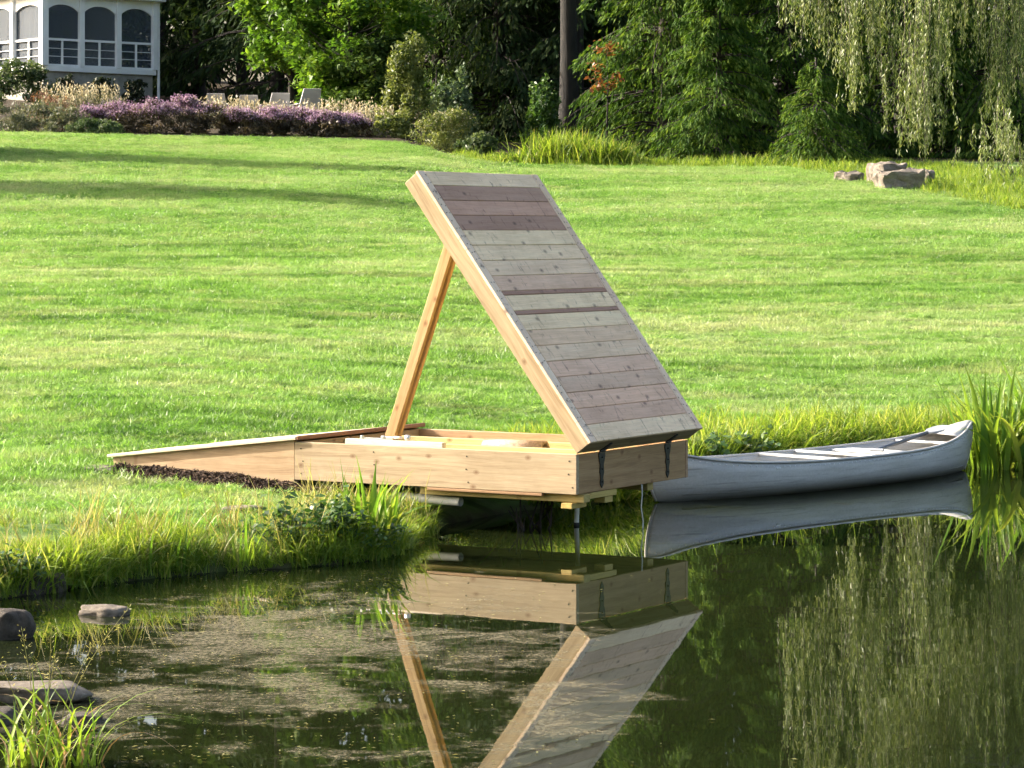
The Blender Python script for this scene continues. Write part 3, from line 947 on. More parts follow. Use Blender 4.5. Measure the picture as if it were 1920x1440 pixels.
pb = plank('loose_board', None, dock_world(2.06, .155, .607), dock_world(1.20, .155, .607), (0, 0, 1), .045, .05, M['palewood'], (1.1, 1.05, .95, 1))
tag(pb, 'pale straight board lying along the near edge of the open box', 'board')
cl = empty('bar_clamp', dock_world(1.80, .155, .6305), -PHI, 'small steel bar clamp lying on the pale loose board', 'clamp')
M['steel'] = plain_mat('bright_steel', (.62, .63, .65), .3, .8, .1, 20)
box('bar', cl, (-.13, -.008, .0), (.15, .008, .012), M['steel'], .002)
box('jaw', cl, (-.135, -.014, .0), (-.11, .014, .026), M['steel'], .003)
box('jaw', cl, (.05, -.014, .0125), (.08, .014, .030), M['steel'], .003)
ac = Acc(); ac.tube([(.08, 0, .02), (.16, 0, .02)], [.006, .006], 8)
link('screw', ac.mesh('screw'), M['steel'], cl, True)
ac = Acc(); ac.tube([(.16, 0, .02), (.165, 0, .02), (.23, 0, .02), (.235, 0, .02)], [.001, .011, .010, .001], 8)
link('handle', ac.mesh('handle'), M['palewood'], cl, True)
tp = empty('tape_measure', dock_world(1.52, .155, .6305), -PHI, 'small silver tape measure on the pale loose board right of the clamp', 'tool')
bm = bmesh.new(); bmesh.ops.create_cone(bm, cap_ends=True, segments=14, radius1=.022, radius2=.022, depth=.024, matrix=Matrix.Translation((0, 0, .0225)) @ Matrix.Rotation(R(90), 4, 'X'))
link('case', bm_mesh('case', bm), M['steel'], tp, True)
box('blade_tip', tp, (.018, -.006, .001), (.06, .006, .004), M['steel'])

# rolled paper lying on the box floor between two joists
rl = empty('paper_roll', dock_world(.98, .80, .481), -PHI, 'tan speckled roll lying inside the open box between joists', 'roll')
ac = Acc()
th_ = np.linspace(0, 2 * np.pi * 2.6, 70)
rr = .068 - .006 * th_ / (2 * np.pi)
spiral = np.stack([rr * np.cos(th_), rr * np.sin(th_) + .071], 1)
v = np.concatenate([np.concatenate([np.full((70, 1), -.26), spiral], 1), np.concatenate([np.full((70, 1), .26), spiral], 1)])
f = np.array([(i, i + 1, 71 + i, 70 + i) for i in range(69)])
ac.add(v, f)
sheet = link('sheet', ac.mesh('sheet'), M['roll'], rl, True)
md = sheet.modifiers.new('thickness', 'SOLIDIFY'); md.thickness = .005
ac = Acc(); ac.tube([(-.255, 0, .071), (.255, 0, .071)], [.046, .046], 16)
link('core', ac.mesh('core'), M['roll'], rl, True)

# plastic drain pipe in the bank and a rope end
ac = Acc(); pp0 = at(745, 930, 21.35); pp1 = at(864, 941, 21.0)
ac.tube([pp0, pp0.lerp(pp1, .5), pp1], [.033, .033, .033], 16)
ac.tube([pp1, pp0.lerp(pp1, .4)], [.027, .027], 16)
pipe = tag(link('drain_pipe', ac.mesh('drain_pipe'), M['pvc'], None, True), 'pale plastic drain pipe poking out of the dark bank under the box', 'pipe')
ac = Acc()
rp = [dock_world(-.006, .96, .318), dock_world(-.012, .955, .24), dock_world(-.006, .95, .15), dock_world(-.02, .955, .05), dock_world(-.01, .955, -.10)]
ac.tube(rp, [.005] * 5, 6)
tag(link('rope', ac.mesh('rope'), M['rope'], None, True), 'thin white rope end hanging from the box into the water', 'rope')
sn = Acc()
for k_ in range(9):
    b0 = at(985 + 8 * k_ % 40, 1000, 20.9 + .05 * k_)
    b0.z = -.15
    top = b0 + Vector((random.uniform(-.16, .16), random.uniform(-.1, .1), random.uniform(.30, .42)))
    mid = b0.lerp(top, .5) + Vector((random.uniform(-.06, .06), 0, 0))
    sn.tube([b0, mid, top], [.012, .010, .005], 6)
    if k_ % 2:
        sn.tube([mid, mid + Vector((random.uniform(-.15, .15), .03, .10))], [.007, .003], 5)
tag(link('dead_branches', sn.mesh('dead_branches'), M['bark'], None, True), 'tangle of dark dead twigs standing in the water beneath the box', 'branches')

# ------------------------------------------------------------------ aluminium canoe
CL = 4.55
canoe = empty('canoe', (2.635, 24.65, 0), R(46.5), 'dull aluminium canoe moored along the shore behind the box', 'canoe')
def c_half(t): return .44 * np.maximum(1 - np.abs(t) ** 2.5, 0) ** .95 + .004
def c_sheer(t): return .262 + .06 * np.abs(t) ** 2 + .14 * np.abs(t) ** 5 - .035 * np.maximum((np.abs(t) - .94) / .06, 0) ** 2
def c_keel(t): return -.035 + .05 * np.abs(t) ** 8
tt = np.sin(np.linspace(-1, 1, 61) * np.pi / 2)
tt = .5 * tt + .5 * np.linspace(-1, 1, 61)
na = 21
hv = []
for t in tt:
    ang = np.linspace(0, np.pi, na)
    cy_, sy_ = np.cos(ang), np.sin(ang)
    yv = c_half(t) * np.sign(cy_) * np.abs(cy_) ** (.62 + .3 * abs(t) ** 3)
    bul = 1 + .07 * np.sin(ang * 2) ** 2 * (1 - abs(t) ** 3)
    zv = c_sheer(t) - (c_sheer(t) - c_keel(t)) * np.abs(sy_) ** .75
    zf = (zv - c_keel(t)) / (c_sheer(t) - c_keel(t))
    xv = t * CL / 2 * (1 - .055 * (1 - zf) ** 2.2 * abs(t) ** 10)
    hv.append(np.stack([xv, yv * bul, zv], 1))
hv = np.concatenate(hv)
I = np.arange(61 * na).reshape(61, na)
hf = np.stack([I[:-1, :-1], I[:-1, 1:], I[1:, 1:], I[1:, :-1]], -1).reshape(-1, 4)
hull = link('hull', np_mesh('hull', hv, hf), M['alu'], canoe, True)
md = hull.modifiers.new('skin', 'SOLIDIFY'); md.thickness = .006; md.offset = 1
for sgn in (-1, 1):
    ac = Acc()
    pts = [(t * CL / 2, sgn * c_half(t) * 1.005, c_sheer(t) + .003) for t in tt]
    ac.tube(pts, [.012] * 61, 6)
    link('gunwale', ac.mesh('gunwale'), M['alu'], canoe, True)
# inner floor above the waterline
ft = np.linspace(-.86, .86, 31)
fv = np.array([(t * CL / 2, sg * c_half(t) * .86, .045 + .02 * abs(t)) for t in ft for sg in (-1, 1)])
ff = np.array([(2 * i, 2 * i + 1, 2 * i + 3, 2 * i + 2) for i in range(30)])
link('floor', np_mesh('floor', fv, ff), M['alu'], canoe, True)
def canoe_bar(name, t, wid, z, mat, th=.022):
    b = c_half(t) * .975
    return box(name, canoe, (t * CL / 2 - wid / 2, -b, z - th / 2), (t * CL / 2 + wid / 2, b, z + th / 2), mat, .005)
canoe_bar('seat', -.42, .26, .235, M['seatalu'])
canoe_bar('seat', .36, .26, .245, M['seatalu'])
canoe_bar('thwart', -.12, .055, .262, M['seatalu'])
canoe_bar('thwart', .10, .055, .262, M['seatalu'])
canoe_bar('thwart', .66, .05, .295, M['seatalu'])
for sgn in (-1, 1):
    dv, ts = [], np.linspace(.76, .995, 9)
    for t in ts:
        for q in (-1, -.5, 0, .5, 1):
            dv.append((sgn * t * CL / 2, q * c_half(t) * .99, c_sheer(t) + .006 + .016 * (1 - q * q)))
    I = np.arange(45).reshape(9, 5)
    df = np.stack([I[:-1, :-1], I[:-1, 1:], I[1:, 1:], I[1:, :-1]], -1).reshape(-1, 4)
    dk = link('deck_plate', np_mesh('deck_plate', dv, df), M['alu'], canoe, True)
    md = dk.modifiers.new('t', 'SOLIDIFY'); md.thickness = .004
ac = Acc()
ac.tube([(t * CL / 2 * .97, 0, c_keel(t) - .006) for t in np.linspace(-.9, .9, 31)], [.014] * 31, 6)
link('keel', ac.mesh('keel'), M['alu'], canoe, True)

rv = bmesh.new()
for sgn in (-1, 1):
    for t in np.linspace(-.97, .97, 74):
        bmesh.ops.create_icosphere(rv, subdivisions=1, radius=.0062, matrix=Matrix.Translation((t * CL / 2, sgn * (float(c_half(t)) * 1.012 + .007), float(c_sheer(t)) - .030)))
link('rivets', bm_mesh('rivets', rv), M['seatalu'], canoe)['kind'] = 'stuff'
for sgn in (-1, 1):
    ac = Acc()
    zz_ = np.linspace(0, 1, 9)
    zk, zh = float(c_keel(1.0)), float(c_sheer(1.0))
    ac.tube([(sgn * (CL / 2 * (1 - .055 * (1 - q) ** 2.2) + .003), 0, zk + (zh - zk) * q) for q in zz_], [.011] * 9, 6)
    link('stem_band', ac.mesh('stem_band'), M['alu'], canoe, True)
# paddle resting from the floor of the canoe over the right-hand bow
ca, sa = math.cos(R(46.5)), math.sin(R(46.5))
def canoe_w(x, y, z): return Vector((2.635 + ca * x - sa * y, 24.65 + sa * x + ca * y, z))
p0, p1 = canoe_w(.55, -.20, .285), canoe_w(1.66, .06, .365)
pad = empty('paddle', p0, 0, 'dark-shafted paddle lying across the canoe towards its right bow', 'paddle')
dvec = (p1 - p0)
ac = Acc(); ac.tube([(0, 0, 0), dvec * .5, dvec], [.0165, .0165, .0165], 10)
link('shaft', ac.mesh('shaft'), M['paddledark'], pad, True)
ac = Acc()
u_ = dvec.normalized(); side = u_.cross(Vector((0, 0, 1))).normalized()
ac.tube([-side * .06 - u_ * .005, side * .06 - u_ * .005], [.014, .014], 8)
link('grip', ac.mesh('grip'), M['paddleblade'], pad, True)
bm = bmesh.new()
prof = [(0, .018), (.08, .05), (.2, .085), (.36, .092), (.46, .08), (.50, .05)]
nn_ = side.cross(u_)
loops = []
for off in (-.006, .006):
    loops.append([bm.verts.new(dvec + u_ * (x_ - .01) + side * w_ + nn_ * off) for x_, w_ in prof] + [bm.verts.new(dvec + u_ * (x_ - .01) - side * w_ + nn_ * off) for x_, w_ in reversed(prof)])
bm.faces.new(loops[0]); bm.faces.new(loops[1][::-1])
for i in range(12):
    j = (i + 1) % 12
    bm.faces.new((loops[0][j], loops[0][i], loops[1][i], loops[1][j]))
bmesh.ops.recalc_face_normals(bm, faces=bm.faces[:])
link('blade', bm_mesh('blade', bm), M['paddleblade'], pad)

# ------------------------------------------------------------------ rocks
def rock(name, label, loc, size, seed, mat, flat=1.0, rz=0.0, sub=4, group=None):
    bm = bmesh.new()
    bmesh.ops.create_icosphere(bm, subdivisions=sub, radius=1.0)
    r = np.random.default_rng(seed)
    planes = [unit(r.normal(size=3)) for _ in range(11)]
    offs = r.uniform(.62, .92, 11)
    ph = r.uniform(0, 6.28, (6, 3)); fr = r.uniform(2, 7, (6, 3))
    for v in bm.verts:
        p = np.array(v.co)
        for pl, of in zip(planes, offs):
            dd = p @ pl - of
            if dd > 0: p = p - pl * dd * .85
        p = p * (1 + .05 * np.sin(fr * p + ph).sum() / 3 + .16 * mnoise.fractal(Vector(p * 1.7 + seed), .9, 2.1, 5) + .05 * abs(mnoise.noise(Vector(p * 6 + seed))))
        if p[2] > .6 * flat: p[2] = .6 * flat + (p[2] - .6 * flat) * .25
        v.co = p * np.array(size)
    o = link(name, bm_mesh(name, bm), mat, None, True)
    o.location = loc; o.rotation_euler = (0, 0, rz)
    return tag(o, label, 'rock', group)
def onwater(px, py):
    Y = FPX * CAMH / (py - YH)
    return (px2x(px, Y), Y)
X_, Y_ = onwater(62, 1108)
rock('pond_rock', 'dark pointed rock at the foot of the grassy left bank', (X_, Y_, .02), (.24, .20, .15), 3, M['wetrock'], .9, .3)
X_, Y_ = onwater(192, 1152)
rock('pond_rock', 'small wet grey rock alone in the shallow water off the left bank', (X_, Y_, .0), (.155, .11, .085), 5, M['stone'], .9, -.2)
X_, Y_ = onwater(8, 1195)
rock('pond_rock', 'rounded brown rock at the left edge of the pond', (X_, Y_, .04), (.16, .16, .16), 8, M['wetrock'], 1.0, .6)
X_, Y_ = onwater(62, 1312)
rock('flat_rock', 'flat pale slab of rock behind the seeding grass clump', (X_, Y_, .045), (.31, .16, .075), 12, M['stone'], .6, .05)
X_, Y_ = onwater(150, 1352)
rock('pond_rock', 'dark low rock right of the flat slab', (X_, Y_, -.01), (.12, .12, .07), 15, M['wetrock'], .9, .9)
X_, Y_ = onwater(-5, 1352)
rock('pond_rock', 'dark wet rock under the left end of the flat slab', (X_, Y_, .0), (.13, .14, .09), 16, M['wetrock'], .9, .2)
p = at(455, 938, 19.75); rock('flat_rock', 'flat buff stone lying in the bank grass below the ramp', (p.x, p.y, float(ground_z(p.x, p.y)) + .03), (.16, .13, .05), 21, M['stone'], .5, .3)
p = at(188, 856, 22.35); rock('flat_rock', 'pale flat stone at the foot of the ramp', (p.x, p.y, float(ground_z(p.x, p.y)) + .015), (.22, .26, .045), 22, M['stone'], .5, -.3)
for i, (px, py, Y, sz, lab) in enumerate([
        (1688, 338, 64.0, (.50, .34, .30), 'large square-cut pale stone block under the willow'),
        (1662, 322, 66.0, (.34, .34, .36), 'weathered stone block standing behind the large square one'),
        (1594, 322, 67.0, (.30, .26, .15), 'small low stone block left of the large one under the willow'),
        (1722, 330, 65.5, (.26, .30, .26), 'stone block half hidden by willow strands')]):
    bm = bmesh.new()
    bm_box(bm, (0, 0, 0), (sz[0] * 2, sz[1] * 2, sz[2] * 2))
    bmesh.ops.bevel(bm, geom=bm.edges[:], offset=.06, segments=2, affect='EDGES', profile=.6)
    bmesh.ops.subdivide_edges(bm, edges=bm.edges[:], cuts=2, use_grid_fill=True)
    r = np.random.default_rng(40 + i)
    bmesh.ops.subdivide_edges(bm, edges=bm.edges[:], cuts=1, use_grid_fill=True)
    for v in bm.verts: v.co += Vector([mnoise.fractal(v.co * 3.5 + Vector((i * 9.1 + q * 31, 0, 0)), .9, 2.1, 4) * .07 for q in range(3)])
    o = link('stone_block', bm_mesh('stone_block', bm), M['palestone'])
    X_ = px2x(px, Y)
    o.location = (X_, Y, float(ground_z(X_, Y)) + sz[2] * .35); o.rotation_euler = (.05, -.04, .2 + .3 * i)
    tag(o, lab, 'stone', 'stone blocks under the willow')

# ------------------------------------------------------------------ leafy plants near the water
def iris_leaf_mesh(seed, bend, w=.028):
    """one sword-shaped leaf, 1 m tall, folded along its middle"""
    ts = np.linspace(0, 1, 8)
    v = []
    for t in ts:
        ww = w * (1 - t ** 3) * (.65 + .5 * math.sin(math.pi * min(1, t + .15))) + .0008
        xx = bend * t ** 2.4
        zz = t - .42 * bend * t ** 3.5
        v += [(xx, -ww, zz), (xx + ww * .5, 0, zz), (xx, ww, zz)]
    f = []
    for i in range(7):
        f += [(3 * i, 3 * i + 1, 3 * i + 4, 3 * i + 3), (3 * i + 1, 3 * i + 2, 3 * i + 5, 3 * i + 4)]
    return np_mesh('leaf', v, f, np.full(24, seed))
IRIS = []
for i in range(8):
    me = iris_leaf_mesh([.3, .5, .65, .75, .85, .9, .6, 1.0][i], [.05, .12, .2, .32, .45, .6, .8, .9][i])
    me.materials.append(M['iris']); me.polygons.foreach_set('use_smooth', [True] * 14); IRIS.append(me)
def iris_clump(name, label, loc, n, rad, h, seed, spread=.18, group=None, meshes=IRIS):
    r = np.random.default_rng(seed)
    root = empty(name, loc, 0, label, 'plant', group)
    for i in range(n):
        o = bpy.data.objects.new('leaf', meshes[int(r.integers(0, len(meshes)) * r.uniform(.55, 1.0))])
        COL.objects.link(o); o.parent = root
        a = r.uniform(0, 6.283); q = rad * math.sqrt(r.uniform(0, 1))
        o.location = (q * math.cos(a), q * math.sin(a), -.03)
        s = h * r.uniform(.5, 1.08)
        o.scale = (s, s * r.uniform(.8, 1.3), s)
        o.rotation_euler = (r.normal(0, spread * .5), abs(r.normal(0, spread)), a + r.normal(0, .9))
    return root
iris_clump('iris_clump', 'tall clump of sword-leaved iris beside the right end of the canoe', (4.50, 26.45, .03), 78, .30, 1.02, 1, .16)
iris_clump('iris_clump', 'iris leaves at the right border of the photo behind the tall clump', (5.05, 26.75, .05), 40, .25, 1.05, 2, .2)
X_ = px2x(690, 19.35)
iris_clump('iris_clump', 'upright sword leaves on the near bank in front of the box', (X_, 19.35, float(ground_z(X_, 19.35))), 44, .17, .60, 3, .16)
X_ = px2x(722, 19.5)
iris_clump('iris_clump', 'dark drooping sword leaves at the waterside left of the box shadow', (X_, 19.35, .06), 26, .10, .52, 4, .3)
X_ = px2x(440, 18.55)
iris_clump('iris_clump', 'low fan of sedge leaves at the waterline of the left bank', (X_, 18.52, .06), 24, .16, .36, 6, .25)
X_ = px2x(300, 18.3)
iris_clump('iris_clump', 'yellowish sedge fan at the waterline further left on the bank', (X_, 18.2, .06), 24, .2, .33, 8, .25)

def leafy_plant(name, label, loc, rx, ry, h, n, lsize, mat, seed, cat='plant', group=None, nstem=9, stem_mat=None):
    """stems with broad leaves held along them"""
    r = np.random.default_rng(seed)
    root = empty(name, loc, 0, label, cat, group)
    st, lv = Acc(), []
    for i in range(nstem):
        a = r.uniform(0, 6.283); q = math.sqrt(r.uniform(0, 1))
        tip = np.array([rx * q * math.cos(a), ry * q * math.sin(a), h * r.uniform(.55, 1.0) * (1 - .35 * q)])
        b = tip * np.array([.35, .35, 0])
        st.tube([b, b * .5 + tip * .5 + np.array([0, 0, h * .06]), tip], [.008 * h / .4, .006 * h / .4, .003 * h / .4], 5)
        m_ = n // nstem
        t = r.uniform(.15, 1.05, m_)[:, None]
        lv.append(b * (1 - t) + tip * t + r.normal(0, 1, (m_, 3)) * np.array([rx, ry, h]) * .13)
    c = np.concatenate(lv); c[:, 2] = np.maximum(c[:, 2], .02)
    d = r.normal(size=c.shape) * np.array([1, 1, .5]) + np.array([0, 0, -.15])
    v, f, t = leaf_arrays(c, d, lsize * r.uniform(.6, 1.3, len(c)), lsize * .62 * r.uniform(.7, 1.2, len(c)), r.random(len(c)), up=np.array([-.3, -.2, 1.]))
    link('leaves', np_mesh('leaves', v, f, t), mat, root)
    link('stem', st.mesh('stem'), stem_mat or mat, root, True)
    return root
def gpos(px, Y, dz=0.0):
    X_ = px2x(px, Y)
    return (X_, Y, max(float(ground_z(X_, Y)), 0) + dz)
leafy_plant('broadleaf_weed', 'dark broad-leaved weed growing on the shore just behind the box', gpos(1325, 24.9), .42, .3, .42, 420, .085, M['weed'], 1)
leafy_plant('broadleaf_weed', 'dense broad-leaved weed above the left part of the canoe', gpos(1405, 25.5), .42, .3, .44, 480, .09, M['weed'], 2)
leafy_plant('broadleaf_weed', 'leafy weed on the near bank beside the upright sword leaves', gpos(600, 19.1), .34, .28, .34, 420, .07, M['weed'], 3)
leafy_plant('broadleaf_weed', 'dark weed hanging over the waterline of the near bank', gpos(540, 18.85), .36, .22, .26, 380, .06, M['weed'], 4)
leafy_plant('broadleaf_weed', 'low dark weed at the waterline under the drooping sword leaves', gpos(680, 19.1), .30, .16, .22, 300, .05, M['weed'], 5)
leafy_plant('broadleaf_weed', 'small green weed growing beside the dark pointed rock', gpos(18, 17.2, .02), .22, .18, .26, 220, .05, M['weed'], 6)

# bits of leaf and straw afloat
n = 1200
x = rng.normal(-1.3, .75, n); y = rng.uniform(11.3, 18.5, n)
k = pond_sd(x, y) < -.05
x, y = x[k], y[k]; n = len(x)
v, f, t = leaf_arrays(np.stack([x, y, np.full(n, .006)], 1), rng.normal(size=(n, 3)) * np.array([1, 1, .04]), rng.uniform(.008, .035, n), rng.uniform(.004, .012, n), rng.random(n), up=np.array([0, 0, 6.]))
tag(link('floating_debris', np_mesh('floating_debris', v, f, t), M['seed']), 'bits of straw and leaf floating on the pond', 'debris', kind='stuff')
# seeding grass in the foreground
fg = empty('seeding_grass', (px2x(95, 11.75), 11.75, .0), 0, 'foreground clump of arching grass with seed heads in the bottom left corner', 'plant')
r = np.random.default_rng(5)
FG = []
for i in range(6):
    me = iris_leaf_mesh([.5, .7, .85, .6, 1.0, .75][i], [.15, .3, .5, .75, .95, 1.1][i], .012)
    me.materials.append(M['reddry'] if i == 4 else M['iris']); me.polygons.foreach_set('use_smooth', [True] * 14); FG.append(me)
for i in range(85):
    o = bpy.data.objects.new('leaf', FG[int(r.integers(0, 6))]); COL.objects.link(o); o.parent = fg
    a = r.uniform(0, 6.283); q = .16 * math.sqrt(r.uniform(0, 1))
    o.location = (q * math.cos(a) * 1.25, q * math.sin(a), -.03)
    s = r.uniform(.18, .52)
    o.scale = (s, s * r.uniform(.9, 1.5), s)
    o.rotation_euler = (r.normal(0, .12), abs(r.normal(0, .2)), r.uniform(0, 6.283))
for i, (dx, dy, hz, lean) in enumerate([(-.06, 0, .56, -.06), (-.015, .02, .55, .015), (.02, .0, .50, .16), (.03, .01, .64, .29), (-.03, .02, .46, .05), (-.1, .02, .43, -.12)]):
    ac = Acc()
    tip = np.array([dx + lean, dy, hz])
    pts = [np.array([dx, dy, -.02]) * (1 - t) + tip * t + np.array([-lean * .25 * math.sin(t * math.pi), 0, 0]) for t in np.linspace(0, 1, 7)]
    ac.tube(pts, np.linspace(.0022, .0009, 7), 5, .4)
    stalk = link('stalk', ac.mesh('stalk'), M['seed'], fg, True)
    n = 46
    t = r.uniform(.66, 1.0, n)
    P = np.array(pts)
    base = np.stack([np.interp(t, np.linspace(0, 1, 7), P[:, k]) for k in range(3)], 1)
    out = unit(r.normal(size=(n, 3)) * np.array([1, 1, .3])) * (r.uniform(.01, .055, n) * (1.25 - t))[:, None] * 2
    v, f, tn = leaf_arrays(base + out + np.array([0, 0, .008]), out + np.array([0, 0, .012]), r.uniform(.008, .022, n), .0035, r.random(n))
    link('seed_head', np_mesh('seed_head', v, f, tn), M['seed'], stalk)
rock('pond_rock', 'low muddy rock from which the seeding grass grows', (px2x(95, 11.75), 12.08, -.05), (.2, .16, .07), 18, M['wetrock'], .8)

# ------------------------------------------------------------------ screened porch on the hill
PY = 102.0
porch = empty('screened_porch', (px2x(82, PY), PY, 0), R(41), 'white screened porch with arched openings on the hill', 'porch')
zb, zf, zr, zs, za, ze = 6.6, 8.03, 9.03, 10.02, 10.27, 10.56
PLX, PLY = 4.69, 6.2
nbx, nby = 3, 3
box('base_wall', porch, (.05, .05, zb), (PLX - .05, PLY - .05, zf - .15), M['masonry'])
box('floor_band', porch, (-.05, -.05, zf - .15), (PLX + .05, PLY + .05, zf + .04), M['white'], .01)
def arch_panel(name, L, nb, axis_, posn):
    """spandrel wall with arched undersides between posts"""
    bm = bmesh.new()
    bay = L / nb
    prof = []
    for b in range(nb):
        x0_, x1_ = b * bay + .10, (b + 1) * bay - .10
        for k in range(13):
            s = k / 12
            xx = x0_ + (x1_ - x0_) * s
            prof.append((xx, zs + (za - zs) * (1 - abs(2 * s - 1) ** 2.4)))
    prof = [(0, zs)] + prof + [(L, zs)]
    lo = [], []
    vv = []
    for off in (-.04, .04):
        bot = [bm.verts.new((x_, off, z_)) for x_, z_ in prof]
        top = [bm.verts.new((x_, off, ze)) for x_, z_ in prof]
        vv.append((bot, top))
        for i in range(len(prof) - 1):
            bm.faces.new((bot[i], bot[i + 1], top[i + 1], top[i]))
    for i in range(len(prof) - 1):
        bm.faces.new((vv[0][0][i], vv[0][0][i + 1], vv[1][0][i + 1], vv[1][0][i]))
    bmesh.ops.recalc_face_normals(bm, faces=bm.faces[:])
    o = link(name, bm_mesh(name, bm), M['white'], porch)
    if axis_ == 'y': o.rotation_euler = (0, 0, R(90))
    o.location = posn
    return o
arch_panel('arch_panel', PLX, nbx, 'x', (0, .045, 0))
arch_panel('arch_panel', PLY, nby, 'y', (.045, 0, 0))
def post_at(x_, y_, w_=.2):
    box('column', porch, (x_ - w_ / 2, y_ - w_ / 2, zf + .042), (x_ + w_ / 2, y_ + w_ / 2, ze - .004), M['white'], .01)
for i in range(nbx + 1): post_at(PLX * i / nbx, 0.02 if i else .0, .2 if i not in (0,) else .26)
for i in range(1, nby + 1): post_at(.02, PLY * i / nby)
def bay_fill(x0_, x1_, ax):
    def b(name, u0, u1, d0, d1, z0, z1, mat):
        if ax == 'x': return box(name, porch, (u0, d0, z0), (u1, d1, z1), mat)
        return box(name, porch, (d0, u0, z0), (d1, u1, z1), mat)
    b('screen', x0_ + .1, x1_ - .1, .075, .079, zf + .045, za + .05, M['screen'])
    b('top_rail', x0_ + .1, x1_ - .1, .0, .06, zr - .05, zr + .03, M['white'])
    b('bottom_rail', x0_ + .1, x1_ - .1, .0, .06, zf + .045, zf + .11, M['white'])
    mid = (x0_ + x1_) / 2
    b('baluster', mid - .035, mid + .035, .005, .055, zf + .112, zr - .052, M['white'])
    for k in range(1, 3):
        z_ = zf + .11 + (zr - zf - .16) * k / 3
        b('rail', x0_ + .1, mid - .037, .02, .045, z_ - .010, z_ + .010, M['white'])
        b('rail', mid + .037, x1_ - .1, .02, .045, z_ - .010, z_ + .010, M['white'])
for i in range(nbx): bay_fill(PLX * i / nbx, PLX * (i + 1) / nbx, 'x')
for i in range(nby): bay_fill(PLY * i / nby, PLY * (i + 1) / nby, 'y')
# canvas blind behind the first opening of the left side
bm = bmesh.new()
vs = []
for i in range(25):
    y_ = .14 + 1.8 * i / 24
    xx = .16 + .03 * math.sin(i * 1.3)
    vs.append((bm.verts.new((xx, y_, zr - .05)), bm.verts.new((xx + .02, y_, za))))
for i in range(24): bm.faces.new((vs[i][0], vs[i + 1][0], vs[i + 1][1], vs[i][1]))
bl = link('canvas_blind', bm_mesh('canvas_blind', bm), M['canvas'], porch, True)
# house wall behind, door and window
box('inner_wall', porch, (.3, PLY - .05, zf + .045), (PLX + .2, PLY + .1, ze), M['interior'])
box('inner_wall', porch, (PLX - .06, 2.6, zf + .045), (PLX + .06, PLY - .06, ze), M['interior'])
d_ = box('door', porch, (2.2, PLY - .09, zf + .05), (3.1, PLY - .052, zf + 2.1), M['darkglass'])
box('inner_window', porch, (.9, PLY - .09, zf + .9), (1.7, PLY - .052, zf + 2.0), M['darkglass'])
box('downpipe', porch, (PLX + .13, -.05, zb), (PLX + .21, .03, ze), M['white'], .01)
# eaves and hipped roof
box('fascia', porch, (-.30, -.30, ze + .002), (PLX + .32, PLY + .3, ze + .16), M['white'], .01)
bm = bmesh.new()
e0 = [(-.36, -.36), (PLX + .38, -.36), (PLX + .38, PLY + .36), (-.36, PLY + .36)]
rb = [bm.verts.new((x_, y_, ze + .164)) for x_, y_ in e0]
r1 = bm.verts.new((PLX / 2, 2.2, ze + 1.7)); r2 = bm.verts.new((PLX / 2, PLY - 2.2, ze + 1.7))
bm.faces.new((rb[0], rb[1], r1)); bm.faces.new((rb[1], rb[2], r2, r1)); bm.faces.new((rb[2], rb[3], r2)); bm.faces.new((rb[3], rb[0], r1, r2)); bm.faces.new(rb[::-1])
bmesh.ops.recalc_face_normals(bm, faces=bm.faces[:])
link('roof', bm_mesh('roof', bm), M['roof'], porch)

# ------------------------------------------------------------------ bushes, borders
def bush(name, label, base, rx, ry, h, n, lsize, mat, seed, cat='bush', group=None, flower=None, nfl=0, fsize=.08, asp=.55, upright=.0, ftop=.55):
    """mounded plant: leaves through the volume, denser at the skin, uneven outline"""
    r = np.random.default_rng(seed)
    root = empty(name, base, 0, label, cat, group)
    nc = 34
    th = r.uniform(0, 6.283, nc); zz = r.uniform(.0, 1, nc)
    cc = np.stack([np.cos(th) * np.sqrt(1 - zz ** 2 * .8) * rx * r.uniform(.3, 1.08, nc), np.sin(th) * np.sqrt(1 - zz ** 2 * .8) * ry * r.uniform(.3, 1.0, nc), zz * h * r.uniform(.7, .95, nc) + .08 * h], 1)
    k = r.integers(0, nc, n)
    off = unit(r.normal(size=(n, 3))) * (r.uniform(0, 1, n) ** .5)[:, None] * np.array([rx, ry, h * .5]) * (.22 + .24 * r.random(nc)[k])[:, None]
    c = cc[k] + off
    c[:, 2] = np.clip(c[:, 2], .03, None)
    d = r.normal(size=(n, 3)) + np.array([0, 0, upright])
    tint = np.clip(.5 * r.random(n) + .5 * r.random(nc)[k], 0, 1)
    v, f, t = leaf_arrays(c, d, lsize * r.uniform(.6, 1.4, n), lsize * asp * r.uniform(.7, 1.3, n), tint)
    link('leaves', np_mesh('leaves', v, f, t), mat, root)
    if flower is not None:
        top = c[c[:, 2] > h * ftop]
        q = top[r.integers(0, len(top), nfl)] + r.normal(0, .05, (nfl, 3)) + np.array([0, -.03, .03])
        v, f, t = leaf_arrays(q, r.normal(size=(nfl, 3)) + np.array([0, 0, .8 if upright else .0]), fsize * r.uniform(.6, 1.4, nfl), fsize * (.35 if upright else .8) * r.uniform(.7, 1.2, nfl), r.random(nfl))
        link('flowers', np_mesh('flowers', v, f, t), flower, root)
    return root
def gp(px, Y, dz=-.05):
    X_ = px2x(px, Y)
    return (X_, Y, float(ground_z(X_, Y)) + dz)
ordw = ['first', 'second', 'third', 'fourth', 'fifth', 'sixth', 'seventh', 'eighth', 'ninth', 'tenth']
